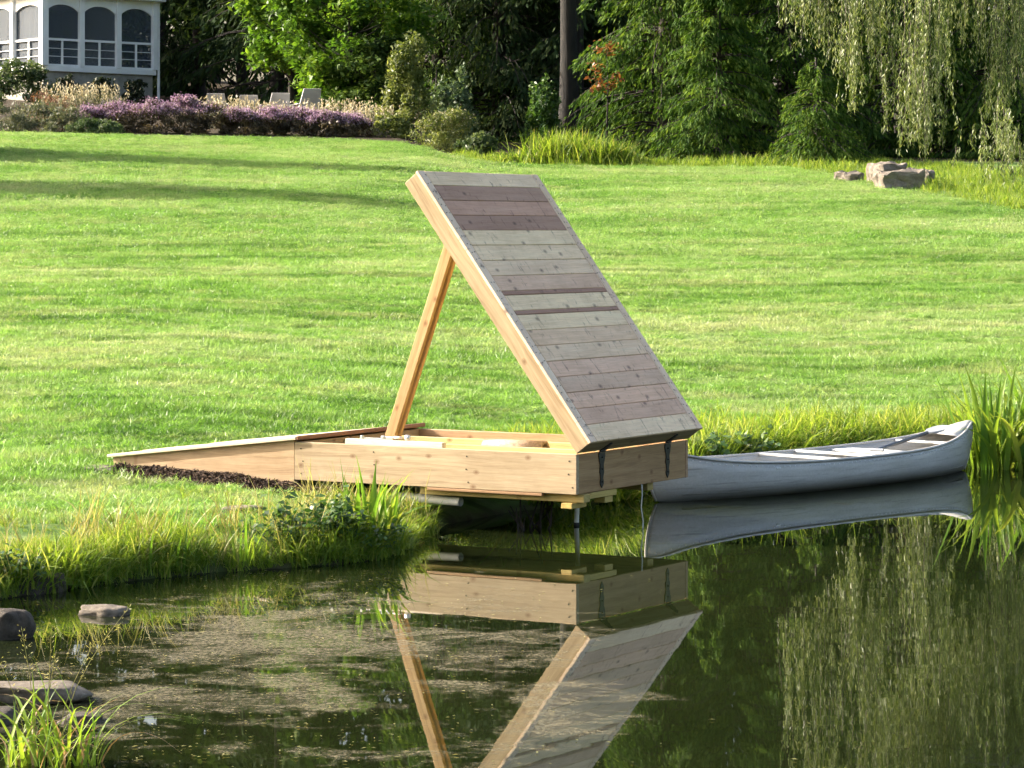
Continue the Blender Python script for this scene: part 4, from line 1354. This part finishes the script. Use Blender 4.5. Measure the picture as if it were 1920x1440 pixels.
# clipped dark bushes against the porch
for i, px in enumerate((124, 187, 256)):
    Y = 99.5 + i * 1.1
    p = gp(px, Y); zt_ = CAMH + (YH - (146 + 3 * i)) / FPX * Y
    bush('clipped_bush', f'{["left", "middle", "right"][i]} one of three dark rounded bushes against the porch base', p, .52, .5, max(.8, zt_ - p[2]), 2200, .11, M['boxwood'], 60 + i, group='clipped bushes at the porch')
p = gp(38, 97.0); bush('porch_shrub', 'large leafy shrub covering the lower left corner of the porch', p, 1.0, .9, CAMH + (YH - 116) / FPX * 97 - p[2], 4200, .13, M['bushgreen'], 64)
# border along the top of the lawn
ast = [(165, .80, 205), (225, .85, 195), (285, .8, 190), (345, .8, 188), (400, .75, 197), (452, .7, 205), (505, .75, 203), (558, .8, 205), (610, .75, 212), (655, .65, 216)]
for i, (px, rx, pt) in enumerate(ast):
    Y = 82.3 + .25 * math.sin(i * 2.1)
    p = gp(px, Y); h = CAMH + (YH - pt) / FPX * Y - p[2]
    mauve = i not in (4,)
    bush('aster_clump', f'purple aster clump, {ordw[i]} from the left along the border' if mauve else 'brownish aster clump gone over, fifth from the left along the border',
         p, rx, .65, h, 2600, .11, M['asterleaf'], 70 + i, 'flower', 'aster clumps along the border', M['aster'], 2600 if mauve else 300, .062, .35, .7, .60)
for i, (px, pt, Y, rx, mat, lab) in enumerate([
        (15, 195, 81.6, .9, 'greygrass', 'grey-green mounded plant at the left end of the border'),
        (70, 192, 82.2, .8, 'greygrass', 'grey-green plant with pale flecks, second from the left end of the border'),
        (118, 205, 81.2, .7, 'greygrass', 'grey-green mound left of the first asters'),
        (165, 222, 80.9, .6, 'bushgreen', 'low dark green mound in front of the first asters'),
        (200, 226, 80.9, .5, 'bushgreen', 'small dark green mound right of the other one before the asters')]):
    p = gp(px, Y); h = max(.35, CAMH + (YH - pt) / FPX * Y - p[2])
    bush('border_plant', lab, p, rx, .6, h, 2400, .12, M[mat], 90 + i, 'plant', None, M['plume'] if i == 1 else None, 160, .06, .22, 1.2, .2)
p = gp(100, 84.2); bush('rusty_plant', 'rusty pink plant behind the left end of the asters', p, .8, .5, CAMH + (YH - 178) / FPX * 84.2 - p[2], 1800, .13, M['rust'], 98, 'plant', asp=.2, upright=1.5)
def plume_grass(name, label, p, rx, h, n, seed, leafm='greygrass', ry=.5):
    r = np.random.default_rng(seed)
    root = empty(name, p, 0, label, 'grass clump', 'plume grasses')
    b = np.stack([r.uniform(-rx, rx, n), r.uniform(-ry, ry, n), np.zeros(n)], 1)
    le = np.stack([r.normal(0, .22, n), r.normal(0, .2, n), np.zeros(n)], 1)
    hh = h * r.uniform(.4, 1.12, n)
    v, f, t = blade_arrays(b, le, hh, .022, r.random(n), 3)
    link('blades', np_mesh('blades', v, f, t), M[leafm], root)
    m_ = n // 2
    k = r.integers(0, n, m_ * 5)
    c = b[k] + le[k] * r.uniform(.85, 1.05, m_ * 5)[:, None] + np.stack([0 * k, 0 * k, hh[k] * r.uniform(.82, 1.06, m_ * 5)], 1)
    v, f, t = leaf_arrays(c, r.normal(size=(m_ * 5, 3)) * .5 + np.array([0, 0, 1]), r.uniform(.06, .13, m_ * 5), .035, r.random(m_ * 5))
    link('plumes', np_mesh('plumes', v, f, t), M['plume'], root)
    return root
for i, (px, pt, Y, rx, lab) in enumerate([
        (130, 166, 86.0, .75, 'cream plume grass behind the leftmost asters'),
        (185, 166, 86.5, .65, 'cream plume grass in front of the middle clipped bush'),
        (425, 188, 86.0, .8, 'cream plume grass beside the leftmost lawn chair'),
        (490, 196, 86.0, .8, 'cream plume grass in front of the second lawn chair from the left'),
        (560, 206, 85.0, .7, 'cream plume grass in front of the tallest lawn chair'),
        (640, 192, 84.6, .9, 'cream plume grass right of the lawn chairs'),
        (705, 205, 83.5, .8, 'cream plume grass at the right end of the border')]):
    p = gp(px, Y); plume_grass('plume_grass', lab, p, rx, CAMH + (YH - pt) / FPX * Y - p[2], 420, 110 + i)

# lawn chairs with their pale backs to the pond
def chair(px, ptop, Y, label, rz):
    p = gp(px, Y, 0.0)
    ztop = CAMH + (YH - ptop) / FPX * Y
    H_ = ztop - p[2]
    root = empty('lawn_chair', (p[0], p[1], p[2]), rz, label, 'chair', 'lawn chairs on the terrace')
    sz = H_ * .42
    for sx in (-.29, .29):
        for yy in (-.25, .3):
            box('leg', root, (sx - .03, yy - .03, 0), (sx + .03, yy + .03, sz), M['white'], .005)
    box('seat', root, (-.30, -.30, sz + .002), (.30, .36, sz + .05), M['chairfab'], .01)
    bm = bmesh.new()
    q = [(-.34, -.20, sz + .055), (.34, -.20, sz + .055), (.27, -.62, H_ + .10), (-.27, -.62, H_ + .10)]
    A_ = [bm.verts.new(v) for v in q]; B_ = [bm.verts.new((v[0], v[1] - .04, v[2] - .005)) for v in q]
    bm.faces.new(A_); bm.faces.new(B_[::-1])
    for i in range(4): bm.faces.new((A_[(i + 1) % 4], A_[i], B_[i], B_[(i + 1) % 4]))
    bmesh.ops.recalc_face_normals(bm, faces=bm.faces[:])
    link('backrest', bm_mesh('backrest', bm), M['chairfab'], root)
    for sx in (-.345, .345):
        box('armrest', root, (sx - .04, -.32, sz + .22), (sx + .04, .36, sz + .25), M['white'], .005)
        box('arm_support', root, (sx - .025, .28, 0), (sx + .025, .33, sz + .218), M['white'])
chair(575, 174, 88.0, 'tallest pale lawn chair, rightmost on the terrace', .35)
chair(520, 182, 88.6, 'pale lawn chair next to the tallest one', .25)
chair(466, 186, 89.2, 'small pale lawn chair, second from the left, half hidden by plumes', .1)
chair(408, 183, 89.6, 'greyish lawn chair, leftmost on the terrace', 0)

# shrubs right of the border
p = gp(768, 84.0); bush('tall_shrub', 'tall olive-green shrub at the right end of the flower border', p, .72, .7, CAMH + (YH - 84) / FPX * 84 - p[2], 6000, .13, M['olive'], 121, 'shrub')
p = gp(852, 84.8); bush('shrub', 'blue-green shrub right of the tall olive one', p, .65, .6, CAMH + (YH - 138) / FPX * 84.8 - p[2], 3000, .13, M['bluegreen'], 122, 'shrub')
p = gp(742, 82.0); bush('border_plant', 'small green plant below the tall olive shrub', p, .7, .5, .9, 1800, .11, M['olive'], 123, 'plant')
p = gp(835, 80.5); bush('seedy_bush', 'wide bush with tan seed heads at the end of the border', p, 1.0, .8, CAMH + (YH - 208) / FPX * 80.5 - p[2], 4200, .13, M['olive'], 124, 'shrub', None, M['plume'], 380, .07, .25, .8, .5)
p = gp(900, 79.5); bush('low_bush', 'low dark bush trailing right from the seedy one', p, .7, .6, .7, 2000, .12, M['bushgreen'], 125, 'shrub')
p = gp(1014, 84.0); bush('small_tree', 'slim green bush left of the big dark trunk', p, .55, .5, CAMH + (YH - 150) / FPX * 84 - p[2], 2600, .13, M['weed'], 126, 'shrub')
# arching ornamental grass in front of the trunk
def arch_grass(name, label, p, rx, h, n, seed, mat):
    r = np.random.default_rng(seed)
    root = empty(name, p, 0, label, 'grass clump')
    b = np.stack([r.normal(0, rx * .4, n), r.normal(0, .3, n), np.zeros(n)], 1)
    le = np.stack([r.normal(0, .4, n), r.normal(0, .35, n), np.zeros(n)], 1)
    v, f, t = blade_arrays(b, le, h * r.uniform(.6, 1.15, n), .028, r.random(n), 4, .9)
    link('blades', np_mesh('blades', v, f, t), mat, root)
arch_grass('tall_grass', 'tall yellow-green grass clump in front of the big trunk', gp(1055, 75.5), 1.1, 1.05, 1500, 130, M['longgrass'])
arch_grass('tall_grass', 'tall grass clump right of the big trunk below the hemlock', gp(1125, 75.0), 1.0, .9, 1200, 131, M['longgrass'])
arch_grass('tall_grass', 'short grass clump at the dip in the lawn', gp(975, 76.0), .9, .5, 800, 132, M['longgrass'])

# ------------------------------------------------------------------ trees
def broad_tree(name, label, base, h, z0, rx, rz, ncl, per, lsize, mat, seed, trunk_r=.14, clr=.75, bark='barkgrey', group=None, lean=(0, 0), asp=.62):
    r = np.random.default_rng(seed)
    root = empty(name, base, 0, label, 'tree', group)
    tr = Acc()
    top = np.array([lean[0], lean[1], h * .9])
    ts = np.linspace(0, 1, 9)
    wob = np.stack([np.sin(ts * 5 + seed) * .1, np.cos(ts * 4 + seed) * .1, 0 * ts], 1) * ts[:, None]
    tp_ = top * ts[:, None] + wob * (h / 8)
    tr.tube(tp_, trunk_r * (1 - .85 * ts), 9)
    zc_ = (z0 + h) / 2
    th = r.uniform(0, 6.283, ncl); cz = r.uniform(-1, 1, ncl); rad = r.uniform(.35, 1, ncl) ** .45
    cs = np.sqrt(1 - cz ** 2)
    cc = np.stack([cs * np.cos(th) * rx * rad, cs * np.sin(th) * rx * rad, zc_ + cz * rz * rad], 1)
    cc[:, :2] += np.array(lean) * (cc[:, 2:3] / h)
    for i in range(0, ncl, 2):
        a_ = np.array([np.interp(max(cc[i, 2] - .5 * rx, z0 * .8), tp_[:, 2], tp_[:, k]) for k in range(3)])
        m_ = a_ * .5 + cc[i] * .5 + np.array([0, 0, -.08 * rx])
        tr.tube([a_, m_, cc[i]], [trunk_r * .32, trunk_r * .2, trunk_r * .06], 5)
    n = ncl * per
    k = np.repeat(np.arange(ncl), per)
    off = unit(r.normal(size=(n, 3))) * (r.uniform(0, 1, n) ** .6)[:, None] * clr * np.array([1, 1, .6]) * r.uniform(.6, 1.25, ncl)[k][:, None]
    c = cc[k] + off
    d = r.normal(size=(n, 3)) * np.array([1, 1, .6]) + np.array([0, 0, -.35])
    tint = np.clip(.55 * r.random(n) + .45 * r.random(ncl)[k], 0, 1)
    v, f, t = leaf_arrays(c, d, lsize * r.uniform(.6, 1.35, n), lsize * asp * r.uniform(.7, 1.25, n), tint, up=np.array([0, 0, .8]))
    link('crown', np_mesh('crown', v, f, t), mat, root)
    link('trunk', tr.mesh('trunk'), M[bark], root, True)
    return root

def conifer(name, label, base, h, rad, nbr, per, lsize, mat, seed, z0=.04, droop=.55, trunk_r=.22, group=None, bark='bark', hang=.35, asp=.3):
    """tiers of drooping boughs hung with sprays"""
    r = np.random.default_rng(seed)
    root = empty(name, base, 0, label, 'tree', group)
    tr = Acc()
    tr.tube([(0, 0, 0), (.05, 0, h * .5), (0, 0, h * .98)], [trunk_r, trunk_r * .6, .03], 9)
    C, D, T = [], [], []
    for i in range(nbr):
        u = r.uniform(0, 1) ** 1.15
        zb_ = h * (z0 + (.97 - z0) * u)
        Lb = (rad * (1 - u) ** .75 + .25) * r.uniform(.65, 1.12)
        a_ = r.uniform(0, 6.283)
        o = np.array([math.cos(a_), math.sin(a_), 0]); l = np.array([-o[1], o[0], 0])
        ss = np.linspace(0, 1, 5)[:, None]
        path = np.array([0, 0, zb_]) + o * Lb * ss + np.array([0, 0, 1]) * Lb * (.22 * ss - droop * ss ** 2)
        tr.tube(path, np.linspace(.026, .004, 5) * (.5 + Lb / 3), 4)
        s = r.uniform(.12, 1.03, per) ** .7
        lat = r.normal(0, .17, per) * Lb * (1.15 - s * .75)
        dn = np.abs(r.normal(0, 1, per)) * hang * (.4 + .6 * r.random())
        c = np.array([0, 0, zb_]) + o * (Lb * s)[:, None] + l * lat[:, None]
        c[:, 2] += Lb * (.22 * s - droop * s ** 2) - dn - np.abs(lat) * .35
        C.append(c)
        D.append(o * r.uniform(.1, .9, per)[:, None] + l * (np.sign(lat) * r.uniform(0, .6, per))[:, None] + np.array([0, 0, -1]) * r.uniform(.3, 1.2, per)[:, None])
        T.append(np.clip(.6 * r.random(per) + .4 * r.random(), 0, 1))
    C, D, T = np.concatenate(C), np.concatenate(D), np.concatenate(T)
    C[:, 2] = np.maximum(C[:, 2], .05)
    n = len(C)
    v, f, t = leaf_arrays(C, D, lsize * r.uniform(.6, 1.5, n), lsize * asp * r.uniform(.6, 1.4, n), T)
    link('crown', np_mesh('crown', v, f, t), mat, root)
    link('trunk', tr.mesh('trunk'), M[bark], root, True)
    return root

# bright maple behind the chairs
broad_tree('maple_tree', 'bright green sunlit maple behind the lawn chairs', gp(655, 90.5), 7.0, .3, 2.3, 3.5, 120, 150, .22, M['maple'], 201, .11, .72, 'bark')
broad_tree('maple_tree', 'smaller darker maple left of the sunlit one', gp(545, 94.0), 7.0, .8, 1.4, 3.1, 50, 120, .22, M['maple'], 202, .10, .7, 'bark')
broad_tree('understorey_tree', 'low dark green tree below the sunlit maple', gp(705, 89.0), 2.6, .2, 1.3, 1.4, 36, 110, .2, M['woodland'], 203, .06, .55, 'bark')
# hemlocks
conifer('hemlock_tree', 'olive hemlock with drooping boughs right of the maple', gp(820, 97.0), 17, 3.2, 170, 110, .26, M['hemlock'], 211, .06, .5, .22)
conifer('hemlock_tree', 'deep green hemlock left of the big dark trunk', gp(935, 96.0), 18, 3.6, 170, 100, .30, M['darkcon'], 212, .03, .5, .25)
conifer('weeping_hemlock', 'large weeping hemlock right of the red-leaved shrub', gp(1245, 82.0), 15.5, 3.0, 340, 135, .20, M['hemlock'], 213, .02, .55, .22, hang=.22)
conifer('weeping_hemlock', 'bushy hemlock in front of the larger weeping one', gp(1345, 77.5), 6.0, 2.0, 210, 120, .17, M['hemlock'], 214, .01, .40, .12, hang=.15)
conifer('weeping_hemlock', 'dark hemlock behind the left strands of the willow', gp(1470, 81.0), 14.0, 2.9, 300, 130, .19, M['hemlock'], 215, .01, .45, .22, hang=.18)
conifer('young_hemlock', 'small low hemlock left of the stone blocks', gp(1530, 74.0), 2.9, 1.5, 90, 90, .15, M['hemlock'], 216, .0, .45, .07)
conifer('weeping_hemlock', 'tall dark hemlock seen through the middle of the willow', gp(1690, 83.0), 16, 3.2, 250, 90, .25, M['hemlock'], 217, .02, .55, .22)
conifer('weeping_hemlock', 'hemlock behind the right edge of the willow', gp(1880, 82.0), 15, 3.0, 220, 90, .25, M['hemlock'], 218, .02, .55, .22)
# big dark trunk with a high crown
big = empty('pine_tree', gp(1063, 86.0, -.2), 0, 'tall tree with a thick straight dark trunk', 'tree')
tr = Acc()
zs_ = np.linspace(0, 17, 12)
tr.tube(np.stack([.06 * np.sin(zs_ * .5), 0 * zs_, zs_], 1), .30 - .012 * zs_ + .10 * np.exp(-zs_ / .5), 14)
r = np.random.default_rng(220)
cc_, dd_, tt_ = [], [], []
for i in range(70):
    zb_ = r.uniform(8, 17.5); a_ = r.uniform(0, 6.283); Lb = r.uniform(1.2, 3.6) * (1.25 - (zb_ - 8) / 12)
    o_ = np.array([math.cos(a_), math.sin(a_), -.12])
    tr.tube([np.array([0, 0, zb_]), np.array([0, 0, zb_]) + o_ * Lb * .5, np.array([0, 0, zb_]) + o_ * Lb], [.05, .03, .01], 5)
    s = r.uniform(.25, 1.05, 130)
    cc_.append(np.array([0, 0, zb_]) + o_ * (Lb * s)[:, None] + r.normal(0, .28, (130, 3)))
    dd_.append(r.normal(size=(130, 3)) + o_)
cc_, dd_ = np.concatenate(cc_), np.concatenate(dd_)
v, f, t = leaf_arrays(cc_, dd_, .3, .11, r.random(len(cc_)))
link('crown', np_mesh('crown', v, f, t), M['darkcon'], big)
M['barkshade'] = bark_mat('shade_darkened_bark', (.005, .004, .003), (.017, .014, .012))  # shade from the neighbouring trees is put into this trunk's bark colour
link('trunk', tr.mesh('trunk'), M['barkshade'], big, True)
# red-leaved shrub showing at the left edge of the weeping hemlock
broad_tree('red_shrub', 'red and orange leaved shrub between the dark trunk and the weeping hemlock', gp(1138, 80.6), 3.5, 1.5, .40, 1.0, 10, 24, .15, M['redleaf'], 231, .04, .38, 'bark')

# weeping willow on the right: limbs with hanging strands
wroot = empty('willow_tree', gp(2010, 71.5), 0, 'weeping willow with silvery hanging strands on the right', 'tree')
r = np.random.default_rng(240)
tr, C, D, T = Acc(), [], [], []
tr.tube([(0, 0, 0), (.1, 0, 2), (0, .1, 4.5), (-.1, 0, 7.5)], [.38, .33, .28, .12], 12)
strands = []
bz = float(ground_z(wroot.location.x, 71.5)) - .05
for i in range(34):
    a_ = r.uniform(0, 6.283) if i > 24 else r.uniform(2.6, 3.7)
    Lb = r.uniform(2.2, 5.2) if i > 24 else r.uniform(2.5, 7.6)
    z_ = r.uniform(4.6, 7.2)
    o_ = np.array([math.cos(a_), math.sin(a_) * .8, 0])
    ss = np.linspace(0, 1, 7)[:, None]
    path = np.array([0, 0, z_]) + o_ * Lb * ss + np.array([0, 0, 1.]) * (2.4 * ss - 1.5 * ss ** 2) * Lb * .5 + r.normal(0, .08, (7, 3)) * ss
    tr.tube(path, np.linspace(.10, .018, 7), 6)
    for k in range(5):
        s = r.uniform(.25, 1.0)
        j = s * 6; j0 = min(int(j), 5)
        p_ = path[j0] * (1 - (j - j0)) + path[j0 + 1] * (j - j0)
        bl_ = max(.8, min(r.uniform(1.0, 3.4), p_[2] - r.uniform(2.6, 4.4)))
        for kk in range(8):
            strands.append((p_ + r.normal(0, .16, 3) * np.array([1, 1, .8]), bl_ * r.uniform(.5, 1.12)))
# the curtains that hang into view: (photo column, lowest row, distance, strands, spread)
for px, pb_, Y, cnt, sp in ((1488, 62, 69.5, 12, .20), (1520, 95, 69.0, 14, .18), (1556, 125, 69.0, 16, .20), (1600, 212, 68.0, 20, .17), (1622, 165, 68.5, 16, .20), (1655, 105, 69.5, 16, .22),
                            (1690, 250, 67.5, 22, .22), (1725, 342, 66.5, 22, .20), (1748, 275, 67.0, 18, .20), (1778, 150, 69.0, 12, .22), (1805, 95, 69.0, 10, .22), (1838, 130, 68.0, 12, .22),
                            (1872, 238, 68.0, 18, .22), (1898, 190, 68.5, 16, .2), (1925, 150, 68.0, 18, .25), (1905, 375, 62.0, 46, .42), (1870, 350, 63.0, 16, .3)):
    for k in range(cnt):
        P = at(px, pb_, Y)
        lo_ = np.array([P.x - wroot.location.x, P.y - 71.5, P.z - bz]) + r.normal(0, sp, 3) * np.array([1, 1.2, 0])
        lo_[2] += abs(r.normal(0, .55))
        ln = r.uniform(1.6, 4.2) if Y > 64 else r.uniform(.6, 1.3)
        strands.append((lo_ + np.array([0, 0, ln]), ln))
tw = Acc()
for p_, ln in strands:
    m_ = int(ln * 32)
    if p_[2] - ln < .1: ln = max(.5, p_[2] - .15 - r.uniform(0, .5))
    s = np.sort(r.uniform(0, 1, m_))
    sw = r.normal(0, .16, 2); ph = r.uniform(0, 6.28)
    x_ = p_[0] + sw[0] * s * ln * .45 + .05 * np.sin(s * 6 + ph); y_ = p_[1] + sw[1] * s * ln * .45
    z_ = p_[2] - s * ln
    C.append(np.stack([x_, y_, z_], 1) + r.normal(0, .035, (m_, 3)))
    D.append(np.stack([r.normal(0, .45, m_), r.normal(0, .45, m_), np.full(m_, -1.0)], 1))
    T.append(np.clip(r.normal(.5, .25, m_) + r.normal(0, .12), 0, 1))
    if r.random() < .5:
        tw.tube(np.stack([x_, y_, z_], 1)[[0, m_ // 2, m_ - 1]], [.007, .005, .003], 3)
C, D, T = np.concatenate(C), np.concatenate(D), np.concatenate(T)
v, f, t = leaf_arrays(C, D, r.uniform(.09, .18, len(C)), r.uniform(.018, .034, len(C)), T)
link('crown', np_mesh('crown', v, f, t), M['willow'], wroot)
link('trunk', tr.mesh('trunk'), M['barkgrey'], wroot, True)
link('twigs', tw.mesh('twigs'), M['barkgrey'], wroot)['kind'] = 'stuff'

# woodland closing the view, tree by tree
back = [(-60, 112, 21, 4.2), (60, 116, 22, 4.4), (170, 114, 20, 4.2), (300, 117, 21, 3.6), (372, 112, 18, 2.9), (455, 110, 20, 3.0), (520, 106, 19, 3.8), (610, 105, 21, 3.8), (700, 104, 20, 3.6), (860, 105, 21, 3.8), (1010, 102, 20, 3.8),
        (1080, 95, 17, 3.4), (1150, 102, 20, 3.8), (1290, 100, 20, 3.8), (1420, 98, 20, 3.8), (1560, 98, 20, 3.8), (1640, 92, 17, 3.4), (1780, 98, 20, 3.8), (1900, 96, 19, 3.8), (2020, 92, 19, 3.8)]
where = ['at the far left behind the porch', 'behind the left half of the porch', 'behind the right half of the porch', 'just right of the porch corner', 'close in the dark gap right of the porch', 'left of the darker maple',
         'behind the darker maple', 'behind the left of the sunlit maple', 'behind the right of the sunlit maple', 'behind the blue-green shrub', 'behind the slim bush', 'directly behind the thick trunk', 'behind the red shrub',
         'behind the large weeping hemlock', 'behind the bushy hemlock', 'behind the low young hemlock', 'behind the stone blocks', 'behind the willow trunk', 'behind the right edge of the willow', 'beyond the right border of the photo']
for i, (px, Y, h, rad) in enumerate(back):
    base = gp(px, Y, -.1)
    if i in (1, 5, 8, 12, 17):
        broad_tree('woodland_tree', 'dark broad-leaved woodland tree ' + where[i], base, h, .5, rad, h * .48, 100, 80, .42, M['woodland'], 300 + i, .25, 1.3, 'bark', 'woodland trees closing the view')
    else:
        conifer('woodland_conifer', 'dark woodland conifer ' + where[i], base, h, rad, 140, 85, .34, M['darkcon'], 300 + i, .01, .45, .28, 'woodland trees closing the view', hang=.5, asp=.3)
for i, (px, Y) in enumerate([(-40, 132), (190, 134), (400, 128), (590, 130), (780, 129), (960, 131), (1140, 128), (1330, 126), (1520, 127), (1720, 125), (1930, 126)]):
    broad_tree('woodland_tree', 'tall woodland tree of the farthest row, ' + ordw[i] + ' from the left' if i < 10 else 'tall woodland tree of the farthest row, last on the right', gp(px, Y, -.1), 25, .5, 5.2, 12, 95, 60, .75, M['woodland'], 350 + i, .35, 1.9, 'bark', 'woodland trees closing the view')
# two slim conifers left of the view, whose shadows lie across the upper lawn
conifer('lawn_conifer', 'slim conifer on the lawn beyond the left border of the photo, nearer one', (-18.6, 62.0, float(ground_z(-18.6, 62.0)) - .05), 9.0, 2.9, 190, 160, .40, M['darkcon'], 400, .02, .35, .16)
conifer('lawn_conifer', 'slim conifer on the lawn beyond the left border of the photo, farther one', (-17.0, 71.0, float(ground_z(-17.0, 71.0)) - .05), 7.4, 2.7, 170, 160, .40, M['darkcon'], 401, .02, .35, .15)
